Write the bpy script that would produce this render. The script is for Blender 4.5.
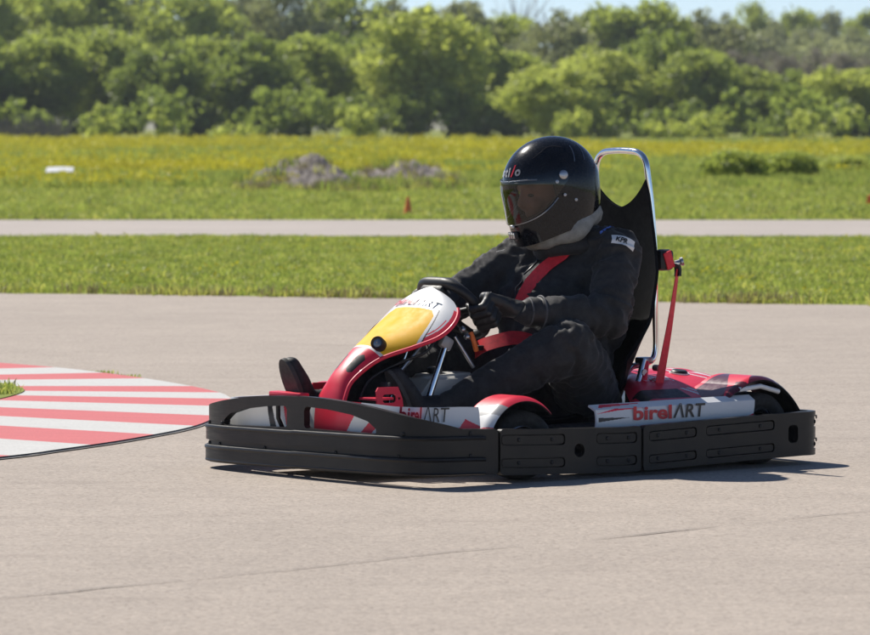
import bpy, bmesh, math, random
import numpy as np
from mathutils import Vector, Matrix, noise
R = math.radians
random.seed(7); rng = np.random.default_rng(7)
for o in list(bpy.data.objects): bpy.data.objects.remove(o)
sc = bpy.context.scene
COL = sc.collection

# ------------------------------------------------------------------ camera
cam_d = bpy.data.cameras.new('camera'); cam = bpy.data.objects.new('camera', cam_d); COL.objects.link(cam)
cam.location = (-0.298, -18.0, 1.375)
cam.rotation_euler = (R(90 - 2.5261), 0, 0)
cam_d.sensor_width = 36; cam_d.lens = 4590 / 870 * 36
cam_d.clip_end = 6000; cam_d.clip_start = 0.5
cam_d.dof.use_dof = True; cam_d.dof.focus_distance = 17.9; cam_d.dof.aperture_fstop = 8.0
sc.camera = cam

# ------------------------------------------------------------------ sky, sun, exposure
SUN_EL = R(48); sun_h = Vector((-0.66, 0.75)).normalized()
sun_dir = Vector((sun_h.x * math.cos(SUN_EL), sun_h.y * math.cos(SUN_EL), math.sin(SUN_EL)))
w = bpy.data.worlds.new('World'); sc.world = w; w.use_nodes = True
nt = w.node_tree; nt.nodes.clear()
sky = nt.nodes.new('ShaderNodeTexSky'); sky.sky_type = 'NISHITA'; sky.sun_disc = False
sky.sun_elevation = SUN_EL; sky.sun_rotation = math.atan2(sun_h.x, sun_h.y)
sky.air_density = 0.5; sky.dust_density = 0.1; sky.ozone_density = 1.7
bg = nt.nodes.new('ShaderNodeBackground'); bg.inputs[1].default_value = 0.10
wo = nt.nodes.new('ShaderNodeOutputWorld')
nt.links.new(sky.outputs[0], bg.inputs[0]); nt.links.new(bg.outputs[0], wo.inputs[0])
sun_d = bpy.data.lights.new('sun', 'SUN'); sun_d.energy = 4.8; sun_d.angle = R(0.55); sun_d.color = (1.0, 0.95, 0.87)
sun = bpy.data.objects.new('sun', sun_d); COL.objects.link(sun)
sun.rotation_euler = sun_dir.to_track_quat('Z', 'Y').to_euler(); sun.location = sun_dir * 60
sc.view_settings.view_transform = 'Standard'; sc.view_settings.look = 'None'
sc.view_settings.exposure = 0.30; sc.view_settings.gamma = 1.0; sc.view_settings.use_curve_mapping = False

# ------------------------------------------------------------------ helpers
def tag(o, label=None, cat=None, group=None, kind=None):
    if label: o['label'] = label
    if cat: o['category'] = cat
    if group: o['group'] = group
    if kind: o['kind'] = kind
    return o
def empty(name, loc=(0, 0, 0), rz=0, parent=None):
    o = bpy.data.objects.new(name, None); COL.objects.link(o); o.location = loc; o.rotation_euler = (0, 0, rz)
    o.empty_display_size = 0.2
    if parent: o.parent = parent
    return o
def smooth(me, ang=35):
    if len(me.polygons):
        me.polygons.foreach_set('use_smooth', [True] * len(me.polygons))
        me.set_sharp_from_angle(angle=R(ang))
def link(name, me, mats=None, parent=None, ang=35):
    if mats:
        for m in (mats if isinstance(mats, (list, tuple)) else [mats]): me.materials.append(m)
    if ang: smooth(me, ang)
    o = bpy.data.objects.new(name, me); COL.objects.link(o)
    if parent: o.parent = parent
    return o
def fromdata(name, v, f, mats=None, parent=None, ang=35, mi=None):
    me = bpy.data.meshes.new(name); me.from_pydata([tuple(map(float, p)) for p in v], [], f)
    if mi is not None: me.polygons.foreach_set('material_index', mi)
    me.update()
    return link(name, me, mats, parent, ang)
def frombm(name, bm, mats=None, parent=None, ang=35):
    me = bpy.data.meshes.new(name); bmesh.ops.recalc_face_normals(bm, faces=bm.faces[:]); bm.to_mesh(me); bm.free()
    return link(name, me, mats, parent, ang)
def catmull(pts, n=8, closed=False):
    P = [np.array(p, float) for p in pts]; out = []
    N = len(P)
    for i in range(N if closed else N - 1):
        g = (lambda k: P[k % N]) if closed else (lambda k: P[min(max(k, 0), N - 1)])
        p0, p1, p2, p3 = g(i - 1), g(i), g(i + 1), g(i + 2)
        for k in range(n):
            t = k / n
            out.append(0.5 * (2 * p1 + (p2 - p0) * t + (2 * p0 - 5 * p1 + 4 * p2 - p3) * t * t + (3 * p1 - p0 - 3 * p2 + p3) * t ** 3))
    if not closed: out.append(P[-1])
    return out
def tube_bm(bm, pts, r, seg=10, closed=False, cap=True):
    pts = [Vector(p) for p in pts]; n = len(pts); rings = []
    rr = r if hasattr(r, '__len__') else [r] * n
    ref = None
    for i, p in enumerate(pts):
        a = pts[(i + 1) % n] if (closed or i < n - 1) else p
        b = pts[(i - 1) % n] if (closed or i > 0) else p
        t = (a - b).normalized()
        if ref is None:
            ref = t.orthogonal().normalized()
        ref = (ref - t * ref.dot(t)).normalized(); s = t.cross(ref)
        rings.append([bm.verts.new(p + (ref * math.cos(2 * math.pi * k / seg) + s * math.sin(2 * math.pi * k / seg)) * rr[i]) for k in range(seg)])
    for i in range(n if closed else n - 1):
        A, B = rings[i], rings[(i + 1) % n]
        for k in range(seg): bm.faces.new((A[k], A[(k + 1) % seg], B[(k + 1) % seg], B[k]))
    if cap and not closed:
        bm.faces.new(rings[0][::-1]); bm.faces.new(rings[-1])
    return bm
def tube(name, pts, r, mat, parent=None, seg=10, closed=False, ang=60):
    return frombm(name, tube_bm(bmesh.new(), pts, r, seg, closed), mat, parent, ang)
def box_bm(bm, c, s, rot=None, bev=0.0):
    m = Matrix.Translation(c) @ (rot.to_4x4() if rot else Matrix.Identity(4)) @ Matrix.Diagonal((*s, 1))
    r = bmesh.ops.create_cube(bm, size=1, matrix=m)
    if bev: bmesh.ops.bevel(bm, geom=list({e for v in r['verts'] for e in v.link_edges}), offset=bev, segments=2, affect='EDGES', profile=0.5)
    return bm
def box(name, c, s, mat, parent=None, rot=None, bev=0.004): return frombm(name, box_bm(bmesh.new(), c, s, rot, bev), mat, parent, 40)
def lathe(name, prof, axis_pt, axis, mat, parent=None, seg=40, ang=40):
    axis = Vector(axis).normalized(); a = axis.orthogonal().normalized(); b = axis.cross(a); bm = bmesh.new(); rings = []
    for (h, r) in prof:
        c = Vector(axis_pt) + axis * h
        rings.append([bm.verts.new(c + (a * math.cos(2 * math.pi * k / seg) + b * math.sin(2 * math.pi * k / seg)) * r) for k in range(seg)])
    for A, B in zip(rings, rings[1:]):
        for k in range(seg): bm.faces.new((A[k], A[(k + 1) % seg], B[(k + 1) % seg], B[k]))
    return frombm(name, bm, mat, parent, ang)
def grid(name, fn, nu, nv, mats, parent=None, region=None, thick=0.0, ang=50, rim=None):
    """sheet fn(u,v)->xyz with optional thickness; region(u,v)->material index; rim = material index for back and edge."""
    v = []; f = []; mi = []
    P = np.array([[fn(i / nu, j / nv) for i in range(nu + 1)] for j in range(nv + 1)], float)
    idx = lambda i, j: j * (nu + 1) + i
    v = [tuple(P[j, i]) for j in range(nv + 1) for i in range(nu + 1)]
    for j in range(nv):
        for i in range(nu):
            f.append((idx(i, j), idx(i + 1, j), idx(i + 1, j + 1), idx(i, j + 1)))
            mi.append(region((i + .5) / nu, (j + .5) / nv) if region else 0)
    if thick:
        du = np.gradient(P, axis=1); dv = np.gradient(P, axis=0); nrm = np.cross(du, dv)
        nrm /= np.linalg.norm(nrm, axis=2, keepdims=True) + 1e-9
        Q = P - nrm * thick; off = len(v)
        v += [tuple(Q[j, i]) for j in range(nv + 1) for i in range(nu + 1)]
        rm = rim if rim is not None else 0
        for j in range(nv):
            for i in range(nu):
                f.append((off + idx(i, j + 1), off + idx(i + 1, j + 1), off + idx(i + 1, j), off + idx(i, j))); mi.append(rm)
        for i in range(nu):
            for j, fl in ((0, 0), (nv, 1)):
                q = (idx(i, j), off + idx(i, j), off + idx(i + 1, j), idx(i + 1, j)); f.append(q[::-1] if fl else q); mi.append(rm)
        for j in range(nv):
            for i, fl in ((0, 1), (nu, 0)):
                q = (idx(i, j), off + idx(i, j), off + idx(i, j + 1), idx(i, j + 1)); f.append(q[::-1] if fl else q); mi.append(rm)
    return fromdata(name, v, f, mats, parent, ang, mi)
def text_verts(s, size=1.0, bold=0.0, shear=0.0, spacing=1.0):
    c = bpy.data.curves.new('lettering', 'FONT'); c.body = s; c.size = size; c.offset = bold; c.shear = shear; c.space_character = spacing
    c.resolution_u = 3; c.fill_mode = 'FRONT'
    o = bpy.data.objects.new('lettering', c); COL.objects.link(o)
    dg = bpy.context.evaluated_depsgraph_get(); me = bpy.data.meshes.new_from_object(o.evaluated_get(dg))
    v = [tuple(p.co) for p in me.vertices]; f = [tuple(p.vertices) for p in me.polygons]
    bpy.data.objects.remove(o); bpy.data.curves.remove(c); bpy.data.meshes.remove(me)
    xs = [p[0] for p in v]; x0, x1 = min(xs), max(xs)
    return [((p[0] - x0), p[1]) for p in v], f, x1 - x0
def lettering(name, s, mapfn, mat, parent, size=1.0, bold=0.0, shear=0.0, width=None, spacing=1.0):
    """flat print: mapfn(x,y)->xyz ; width forces the total length"""
    v, f, wd = text_verts(s, size, bold, shear, spacing)
    k = (width / wd) if width else 1.0
    return fromdata(name, [mapfn(x * k, y) for x, y in v], f, mat, parent, 0)

# ------------------------------------------------------------------ materials
def nodes(name):
    m = bpy.data.materials.new(name); m.use_nodes = True; n = m.node_tree.nodes; l = m.node_tree.links
    return m, n, l, n['Principled BSDF']
def mix_col(n, l, fac, a, b, blend='MIX'):
    x = n.new('ShaderNodeMix'); x.data_type = 'RGBA'; x.blend_type = blend
    for i, val in ((0, fac), (6, a), (7, b)):
        if hasattr(val, 'is_output'): l.new(val, x.inputs[i])
        else: x.inputs[i].default_value = val if i == 0 else (*val, 1)
    return x.outputs[2]
def ramp(n, l, src, stops):
    r = n.new('ShaderNodeValToRGB'); e = r.color_ramp.elements
    while len(e) < len(stops): e.new(0.5)
    for k, (p, c) in enumerate(stops): e[k].position = p; e[k].color = (*c, 1) if hasattr(c, '__len__') else (c, c, c, 1)
    l.new(src, r.inputs[0]); return r.outputs[0]
def coords(n, l, scale=(1, 1, 1), rot=(0, 0, 0), kind='Object'):
    t = n.new('ShaderNodeTexCoord'); mp = n.new('ShaderNodeMapping'); mp.inputs['Scale'].default_value = scale; mp.inputs['Rotation'].default_value = rot
    l.new(t.outputs[kind], mp.inputs[0]); return mp.outputs[0]
def nz(n, l, vec, scale, detail=4, rough=0.55, dist=0.0):
    t = n.new('ShaderNodeTexNoise'); t.inputs['Scale'].default_value = scale; t.inputs['Detail'].default_value = detail
    t.inputs['Roughness'].default_value = rough; t.inputs['Distortion'].default_value = dist; l.new(vec, t.inputs['Vector']); return t.outputs[0]
def bump(n, l, h, strength, dist, b):
    x = n.new('ShaderNodeBump'); x.inputs['Strength'].default_value = strength; x.inputs['Distance'].default_value = dist
    l.new(h, x.inputs['Height']); l.new(x.outputs[0], b.inputs['Normal'])
def basic(name, col, rough=0.5, metal=0.0, coat=0.0, var=0.12, vs=14, bmp=0.0, bs=60, bd=0.002, spec=0.5, sheen=0.0):
    m, n, l, b = nodes(name); vec = coords(n, l)
    t = nz(n, l, vec, vs, 5, 0.6)
    dark = tuple(max(0, c * (1 - var)) for c in col); lite = tuple(min(1, c * (1 + var) + 0.004 * var) for c in col)
    l.new(ramp(n, l, t, [(0.3, dark), (0.7, lite)]), b.inputs['Base Color'])
    t2 = nz(n, l, vec, vs * 3.1, 4, 0.65)
    mr = n.new('ShaderNodeMapRange'); mr.inputs[1].default_value = 0.3; mr.inputs[2].default_value = 0.7
    mr.inputs[3].default_value = max(0.02, rough * 0.8); mr.inputs[4].default_value = min(1, rough * 1.25); l.new(t2, mr.inputs[0]); l.new(mr.outputs[0], b.inputs['Roughness'])
    b.inputs['Metallic'].default_value = metal; b.inputs['Coat Weight'].default_value = coat; b.inputs['Coat Roughness'].default_value = 0.06
    b.inputs['Specular IOR Level'].default_value = spec; b.inputs['Sheen Weight'].default_value = sheen; b.inputs['Sheen Roughness'].default_value = 0.4
    if bmp: bump(n, l, nz(n, l, vec, bs, 4), bmp, bd, b)
    return m
M = {}
M['bumper'] = basic('bumper_plastic', (0.0085, 0.0085, 0.009), 0.34, var=0.35, vs=9, bmp=0.25, bs=220, bd=0.0006, spec=0.32)
M['black'] = basic('black_plastic', (0.008, 0.008, 0.009), 0.5, var=0.2)
M['rubber'] = basic('tyre_rubber', (0.018, 0.017, 0.016), 0.8, var=0.4, vs=20, bmp=0.4, bs=120)
M['red'] = basic('red_bodywork', (0.74, 0.026, 0.060), 0.42, coat=0.12, var=0.06, vs=5, spec=0.35)
M['darkred'] = basic('dark_red_graphic', (0.085, 0.004, 0.016), 0.32, coat=0.25, var=0.1)
M['white'] = basic('white_bodywork', (0.70, 0.70, 0.70), 0.42, coat=0.1, var=0.04, vs=6)
M['grey'] = basic('silver_grey_graphic', (0.36, 0.35, 0.34), 0.35, coat=0.4, var=0.06)
M['yellow'] = basic('yellow_plate', (0.84, 0.46, 0.020), 0.6, coat=0.0, var=0.06, vs=5, spec=0.22)
M['ink'] = basic('black_print', (0.012, 0.012, 0.016), 0.35, var=0.1)
M['redink'] = basic('red_print', (0.55, 0.012, 0.03), 0.35, var=0.05)
M['whiteink'] = basic('white_print', (0.75, 0.75, 0.75), 0.4, var=0.05)
M['blueink'] = basic('blue_print', (0.10, 0.22, 0.70), 0.5, var=0.1)
M['chrome'] = basic('chrome_tube', (0.80, 0.81, 0.83), 0.10, metal=1.0, var=0.03)
M['steel'] = basic('dull_steel', (0.40, 0.40, 0.42), 0.32, metal=1.0, var=0.1)
M['tank'] = basic('milky_tank_plastic', (0.62, 0.61, 0.57), 0.35, var=0.08, spec=0.4)
M['belt'] = basic('red_webbing', (0.78, 0.030, 0.045), 0.6, var=0.15, vs=60, bmp=0.4, bs=300, bd=0.001)
M['orange'] = basic('orange_plastic', (0.88, 0.20, 0.04), 0.5, var=0.1)
M['seat'] = basic('seat_shell', (0.004, 0.004, 0.005), 0.6, var=0.2, spec=0.12)
M['helmet'] = basic('helmet_gloss_black', (0.006, 0.007, 0.010), 0.25, coat=0.5, var=0.25, vs=40, spec=0.1)
M['suit'] = basic('racing_suit_cloth', (0.031, 0.030, 0.031), 0.82, var=0.3, vs=18, bmp=0.6, bs=260, bd=0.0012, spec=0.35, sheen=0.12)
M['glove'] = basic('glove_leather', (0.014, 0.014, 0.015), 0.5, var=0.3, vs=25, bmp=0.4, bs=160, bd=0.001)
M['cuff'] = basic('grey_cuff_cloth', (0.075, 0.075, 0.08), 0.7, var=0.2, vs=30)
M['collar'] = basic('grey_balaclava_cloth', (0.26, 0.26, 0.24), 0.9, var=0.25, vs=30, bmp=0.5, bs=140, bd=0.002)
M['skin'] = basic('skin', (0.42, 0.20, 0.14), 0.5, var=0.12)
M['shoe'] = basic('shoe_suede', (0.015, 0.015, 0.017), 0.7, var=0.25, bmp=0.3)
M['sole'] = basic('shoe_sole', (0.05, 0.048, 0.045), 0.75, var=0.2)
M['lens'] = basic('lamp_glass', (0.10, 0.14, 0.2), 0.05, coat=1.0, var=0.1)
M['eye'] = basic('eye', (0.02, 0.015, 0.012), 0.1, var=0.1)
def visor_mat():
    m, n, l, b = nodes('smoked_visor'); n.remove(b)
    tr = n.new('ShaderNodeBsdfTransparent'); tr.inputs[0].default_value = (0.45, 0.45, 0.44, 1)
    gl = n.new('ShaderNodeBsdfGlossy'); gl.inputs[0].default_value = (1, 1, 1, 1); gl.inputs['Roughness'].default_value = 0.04
    fr = n.new('ShaderNodeFresnel'); fr.inputs[0].default_value = 1.5
    mx = n.new('ShaderNodeMixShader'); l.new(fr.outputs[0], mx.inputs[0]); l.new(tr.outputs[0], mx.inputs[1]); l.new(gl.outputs[0], mx.inputs[2])
    l.new(mx.outputs[0], n['Material Output'].inputs[0]); return m
M['visor'] = visor_mat()
def bumper_mat():
    m, n, l, bs = nodes('scuffed_bumper_plastic'); vec = coords(n, l)
    dust = nz(n, l, vec, 4.5, 7, 0.7); scr = nz(n, l, coords(n, l, (2, 2, 40)), 5, 5, 0.7)
    c = ramp(n, l, dust, [(0.35, (0.0080, 0.0080, 0.0085)), (0.75, (0.024, 0.020, 0.017))])
    c = mix_col(n, l, ramp(n, l, scr, [(0.60, 0.0), (0.72, 0.55)]), c, (0.045, 0.042, 0.040))
    l.new(c, bs.inputs['Base Color']); l.new(ramp(n, l, scr, [(0.3, 0.30), (0.7, 0.55)]), bs.inputs['Roughness']); bs.inputs['Specular IOR Level'].default_value = 0.32
    bump(n, l, nz(n, l, vec, 220, 4), 0.25, 0.0006, bs); return m
M['bumper'] = bumper_mat()

def asphalt(name, base, far=False):
    m, n, l, b = nodes(name); vec = coords(n, l)
    big = nz(n, l, vec, 0.35, 5, 0.55); mid = nz(n, l, vec, 3.0, 5, 0.6); fine = nz(n, l, vec, 70, 3, 0.7)
    c = ramp(n, l, big, [(0.3, tuple(x * 0.93 for x in base)), (0.7, tuple(x * 1.05 for x in base))])
    c = mix_col(n, l, 0.5, c, ramp(n, l, mid, [(0.3, 0.86), (0.7, 1.06)]), 'MULTIPLY')
    if not far:
        # aggregate grains
        vo = n.new('ShaderNodeTexVoronoi'); vo.inputs['Scale'].default_value = 95; l.new(vec, vo.inputs['Vector'])
        sv = n.new('ShaderNodeSeparateColor'); l.new(vo.outputs['Color'], sv.inputs[0])
        c = mix_col(n, l, 0.75, c, ramp(n, l, sv.outputs[0], [(0.0, (0.60, 0.58, 0.56)), (0.25, (0.93, 0.93, 0.93)), (0.8, (1.03, 1.02, 1.0)), (1.0, (1.28, 1.25, 1.22))]), 'MULTIPLY')
        # broom marks and tyre scuffs along the driving direction, worn streaks
        st = nz(n, l, coords(n, l, (0.22, 3.2, 1), (0, 0, R(-9))), 1.6, 6, 0.62, 0.3)
        c = mix_col(n, l, 0.8, c, ramp(n, l, st, [(0.25, (0.84, 0.83, 0.83)), (0.45, (1, 1, 1)), (0.75, (1.04, 1.04, 1.04))]), 'MULTIPLY')
        st2 = nz(n, l, coords(n, l, (0.10, 6.5, 1), (0, 0, R(-12))), 0.7, 3, 0.5, 0.15)
        c = mix_col(n, l, 1.0, c, ramp(n, l, st2, [(0.484, (1, 1, 1)), (0.496, (0.62, 0.60, 0.59)), (0.502, (0.62, 0.60, 0.59)), (0.512, (1, 1, 1))]), 'MULTIPLY') if False else c
        bump(n, l, fine, 0.5, 0.004, b)
    l.new(c, b.inputs['Base Color']); b.inputs['Roughness'].default_value = 0.88; b.inputs['Specular IOR Level'].default_value = 0.3
    return m
M['asphalt'] = asphalt('weathered_asphalt', (0.405, 0.348, 0.297))
M['road'] = asphalt('pale_service_road', (0.42, 0.37, 0.33), True)
def ground_mat():
    m, n, l, b = nodes('grass_ground'); vec = coords(n, l)
    a = nz(n, l, vec, 0.11, 6, 0.62); c = nz(n, l, vec, 1.6, 5, 0.65)
    col = ramp(n, l, a, [(0.30, (0.19, 0.23, 0.06)), (0.5, (0.26, 0.295, 0.075)), (0.68, (0.35, 0.34, 0.10))])
    col = mix_col(n, l, 0.7, col, ramp(n, l, c, [(0.3, 0.7), (0.7, 1.15)]), 'MULTIPLY')
    l.new(col, b.inputs['Base Color']); b.inputs['Roughness'].default_value = 1; b.inputs['Specular IOR Level'].default_value = 0.1
    return m
M['ground'] = ground_mat()
def paint(name, col, worn):
    m, n, l, b = nodes(name); vec = coords(n, l)
    t = nz(n, l, vec, 9, 7, 0.72); g = nz(n, l, vec, 60, 3, 0.7); s = nz(n, l, coords(n, l, (0.6, 5, 1)), 3, 5, 0.6)
    c = ramp(n, l, t, [(0.25, worn), (0.36, col), (0.8, tuple(min(1, x * 1.05) for x in col))])
    c = mix_col(n, l, 0.6, c, ramp(n, l, g, [(0.3, 0.72), (0.6, 1.03)]), 'MULTIPLY')
    c = mix_col(n, l, 0.6, c, ramp(n, l, s, [(0.3, 0.88), (0.6, 1.0)]), 'MULTIPLY')
    l.new(c, b.inputs['Base Color']); b.inputs['Roughness'].default_value = 0.7; bump(n, l, g, 0.4, 0.003, b); return m
M['kerb_red'] = paint('worn_red_paint', (0.58, 0.125, 0.125), (0.50, 0.24, 0.22))
M['kerb_white'] = paint('worn_white_paint', (0.56, 0.55, 0.52), (0.44, 0.41, 0.37))
M['concrete'] = basic('kerb_concrete', (0.30, 0.28, 0.25), 0.9, var=0.2)
def leaf(name, c0, c1, transl=0.35, objvar=True):
    m, n, l, b = nodes(name); n.remove(b)
    oi = n.new('ShaderNodeObjectInfo'); geo = n.new('ShaderNodeNewGeometry')
    vec = coords(n, l)
    f = nz(n, l, vec, 1.3, 3, 0.6)
    col = ramp(n, l, f, [(0.32, c0), (0.68, c1)])
    rr = n.new('ShaderNodeMapRange'); rr.inputs[3].default_value = 0.78; rr.inputs[4].default_value = 1.22
    l.new(geo.outputs['Random Per Island'] if not objvar else oi.outputs['Random'], rr.inputs[0])
    col = mix_col(n, l, 1.0, col, rr.outputs[0], 'MULTIPLY')
    d = n.new('ShaderNodeBsdfDiffuse'); t = n.new('ShaderNodeBsdfTranslucent'); g = n.new('ShaderNodeBsdfGlossy'); g.inputs['Roughness'].default_value = 0.45
    l.new(col, d.inputs[0]); l.new(mix_col(n, l, 0.5, col, (1.25, 1.3, 0.5), 'MULTIPLY'), t.inputs[0])
    mx = n.new('ShaderNodeMixShader'); mx.inputs[0].default_value = transl; l.new(d.outputs[0], mx.inputs[1]); l.new(t.outputs[0], mx.inputs[2])
    m2 = n.new('ShaderNodeMixShader'); m2.inputs[0].default_value = 0.03; l.new(mx.outputs[0], m2.inputs[1]); l.new(g.outputs[0], m2.inputs[2])
    l.new(m2.outputs[0], n['Material Output'].inputs[0]); return m
M['grass_a'] = leaf('grass_blade_green', (0.29, 0.345, 0.090), (0.40, 0.435, 0.13), 0.55)
M['grass_b'] = leaf('grass_blade_yellowish', (0.42, 0.42, 0.13), (0.52, 0.50, 0.17), 0.55)
M['grass_c'] = leaf('grass_blade_dark', (0.21, 0.265, 0.065), (0.28, 0.335, 0.09), 0.55)
M['straw'] = leaf('dry_straw', (0.26, 0.21, 0.12), (0.34, 0.29, 0.17), 0.3)
M['bloom'] = leaf('yellow_bloom', (0.60, 0.54, 0.05), (0.74, 0.66, 0.08), 0.3)
M['leaf_dark'] = leaf('leaf_dark_green', (0.22, 0.28, 0.07), (0.31, 0.37, 0.095), 0.65, False)
M['leaf_mid'] = leaf('leaf_mid_green', (0.32, 0.38, 0.095), (0.43, 0.48, 0.13), 0.65, False)
M['leaf_light'] = leaf('leaf_spring_green', (0.41, 0.46, 0.115), (0.53, 0.56, 0.165), 0.65, False)
M['leaf_grey'] = leaf('leaf_grey_olive', (0.29, 0.31, 0.17), (0.38, 0.395, 0.23), 0.5, False)
M['leaf_brown'] = leaf('leafless_twig_brown', (0.25, 0.22, 0.19), (0.33, 0.295, 0.26), 0.3, False)
M['bark'] = basic('bark', (0.085, 0.07, 0.055), 0.9, var=0.4, vs=6)
M['twig'] = basic('grey_twig', (0.20, 0.175, 0.15), 0.9, var=0.3)
M['dirt'] = basic('grey_dirt', (0.17, 0.145, 0.13), 0.95, var=0.4, vs=2.2, bmp=0.8, bs=9, bd=0.06)
M['hill'] = basic('far_hill_scrub', (0.22, 0.215, 0.15), 1.0, var=0.45, vs=0.06)

# ------------------------------------------------------------------ setting
def sheet(name, pts, z, mat):
    o = fromdata(name, [(x, y, z) for x, y in pts], [tuple(range(len(pts)))], mat, None, 0); tag(o, kind='structure'); return o
sheet('ground', [(-2500, -300), (2500, -300), (2500, 3500), (-2500, 3500)], 0.0 - 0.012, M['ground'])
# near asphalt, its far edge a little ragged where the grass creeps in
edge = []
for i in range(241):
    x = -60 + i * 0.5
    yb = 16.35 - 0.345 * (x + 0.4) + 0.10 * noise.noise((x * 0.7, 3.1, 0)) + 0.05 * noise.noise((x * 3.1, 1.7, 0)) if abs(x) < 14 else 16.35 - 0.345 * (math.copysign(14, x) + 0.4)
    edge.append((x, yb))
sheet('asphalt_track', [(-60, -60), (60, -60)] + edge[::-1], 0.0, M['asphalt'])
cp = []
rc = random.Random(12)
for i in range(160):
    t = i / 159; cp.append((-3.2 + 7.6 * t + 0.018 * noise.noise((t * 60, 0, 0)) + 0.03 * noise.noise((t * 14, 2, 0)), -6.75 + 8.0 * t + 0.018 * noise.noise((t * 60, 5, 0)) + 0.05 * noise.noise((t * 12, 7, 0)), max(0.0, 0.5 * (0.006 + 0.014 * noise.noise((t * 22, 9, 0))))))
cv = []
for x_, y_, w_ in cp: cv += [(x_ - w_ * .7, y_ + w_ * .7, 0.004), (x_ + w_ * .7, y_ - w_ * .7, 0.004)]
fromdata('crack', cv, [(2 * i, 2 * i + 1, 2 * i + 3, 2 * i + 2) for i in range(159)], basic('crack_tar', (0.20, 0.175, 0.155), 0.9), bpy.data.objects['asphalt_track'], 0)
ra = [(-160 + i * 2.0, 34.2 + 0.12 * noise.noise((i * 0.9, 0, 5))) for i in range(161)]
rb = [(-160 + i * 2.0, 42.2 + 0.18 * noise.noise((i * 0.9, 4, 5))) for i in range(161)]
sheet('service_road', ra + rb[::-1], 0.0, M['road'])

# kerb apron: striped ring round the tip of a grass island
outer = catmull([(-7.0, 10.6), (-4.4, 9.25), (-2.69, 7.23), (-2.05, 6.26), (-1.48, 4.93), (-1.27, 3.9), (-1.32, 2.34), (-1.55, 1.4), (-1.83, 0.7), (-2.04, 0.27), (-2.75, -0.8), (-4.2, -2.4), (-6.5, -4.2)], 10)
inner = catmull([(-8.4, 9.0), (-5.6, 7.9), (-3.6, 6.5), (-2.85, 5.75), (-2.37, 4.75), (-2.33, 4.0), (-2.58, 3.0), (-2.9, 2.3), (-3.2, 1.75), (-3.5, 1.25), (-4.2, 0.3), (-5.6, -1.0), (-7.6, -2.8)], 10)
def resample(P, n):
    P = np.array(P); d = np.r_[0, np.cumsum(np.linalg.norm(np.diff(P, axis=0), axis=1))]
    t = np.linspace(0, d[-1], n); return np.c_[np.interp(t, d, P[:, 0]), np.interp(t, d, P[:, 1])]
# same parameter on both curves (control points correspond)
def at_par(P, t): 
    P = np.array(P); k = t * (len(P) - 1); i = min(int(k), len(P) - 2); return P[i] + (P[i + 1] - P[i]) * (k - i)
kn = len(outer)
kerb_v = []; 
N = 120
for i in range(N + 1):
    t = i / N; a = at_par(inner, t); b = at_par(outer, t); kerb_v += [(*a, 0.004), (*a, 0.022), (*b, 0.009), (*(b + (b - a) / np.linalg.norm(b - a) * 0.010), 0.004)]
kf = []
for i in range(N):
    for k in range(3): kf.append((4 * i + k, 4 * i + k + 1, 4 * i + k + 5, 4 * i + k + 4))
kerb = fromdata('kerb_apron', kerb_v, kf, M['concrete'], None, 30); tag(kerb, kind='structure')
d = np.r_[0, np.cumsum(np.linalg.norm(np.diff(np.array(outer), axis=0), axis=1))]
L_out = d[-1]; par_of = lambda s: np.interp(s, d, np.linspace(0, 1, len(d)))
def s_at(y):
    k = min(range(len(outer)), key=lambda i: abs(outer[i][1] - y)); return d[k]
# stripe boundaries (outer edge), alternating red and white, read off the place
bnd = [s_at(y) for y in (9.0, 8.35, 7.75, 7.2, 6.75, 6.25, 5.70, 5.10, 4.55, 4.05, 3.45, 2.75, 2.10, 1.55, 0.98, 0.35, -0.3, -0.95, -1.6, -2.3)]
for i in range(len(bnd) - 1):
    red = i % 2 == 1
    v = []; nseg = 6; nr = 5
    for j in range(nseg + 1):
        t = par_of(bnd[i] + (bnd[i + 1] - bnd[i]) * j / nseg); a = at_par(inner, t); b = at_par(outer, t)
        for q in range(nr + 1):
            s = q / nr; p = a + (b - a) * s; v.append((p[0], p[1], 0.026 - 0.013 * s))
    f = [(j * (nr + 1) + q, (j + 1) * (nr + 1) + q, (j + 1) * (nr + 1) + q + 1, j * (nr + 1) + q + 1) for j in range(nseg) for q in range(nr)]
    fromdata('painted_stripe', v, [x[::-1] for x in f], M['kerb_red' if red else 'kerb_white'], kerb, 0)
isl = sheet('grass_island', [tuple(p) for p in inner], 0.03, M['ground'])

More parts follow.
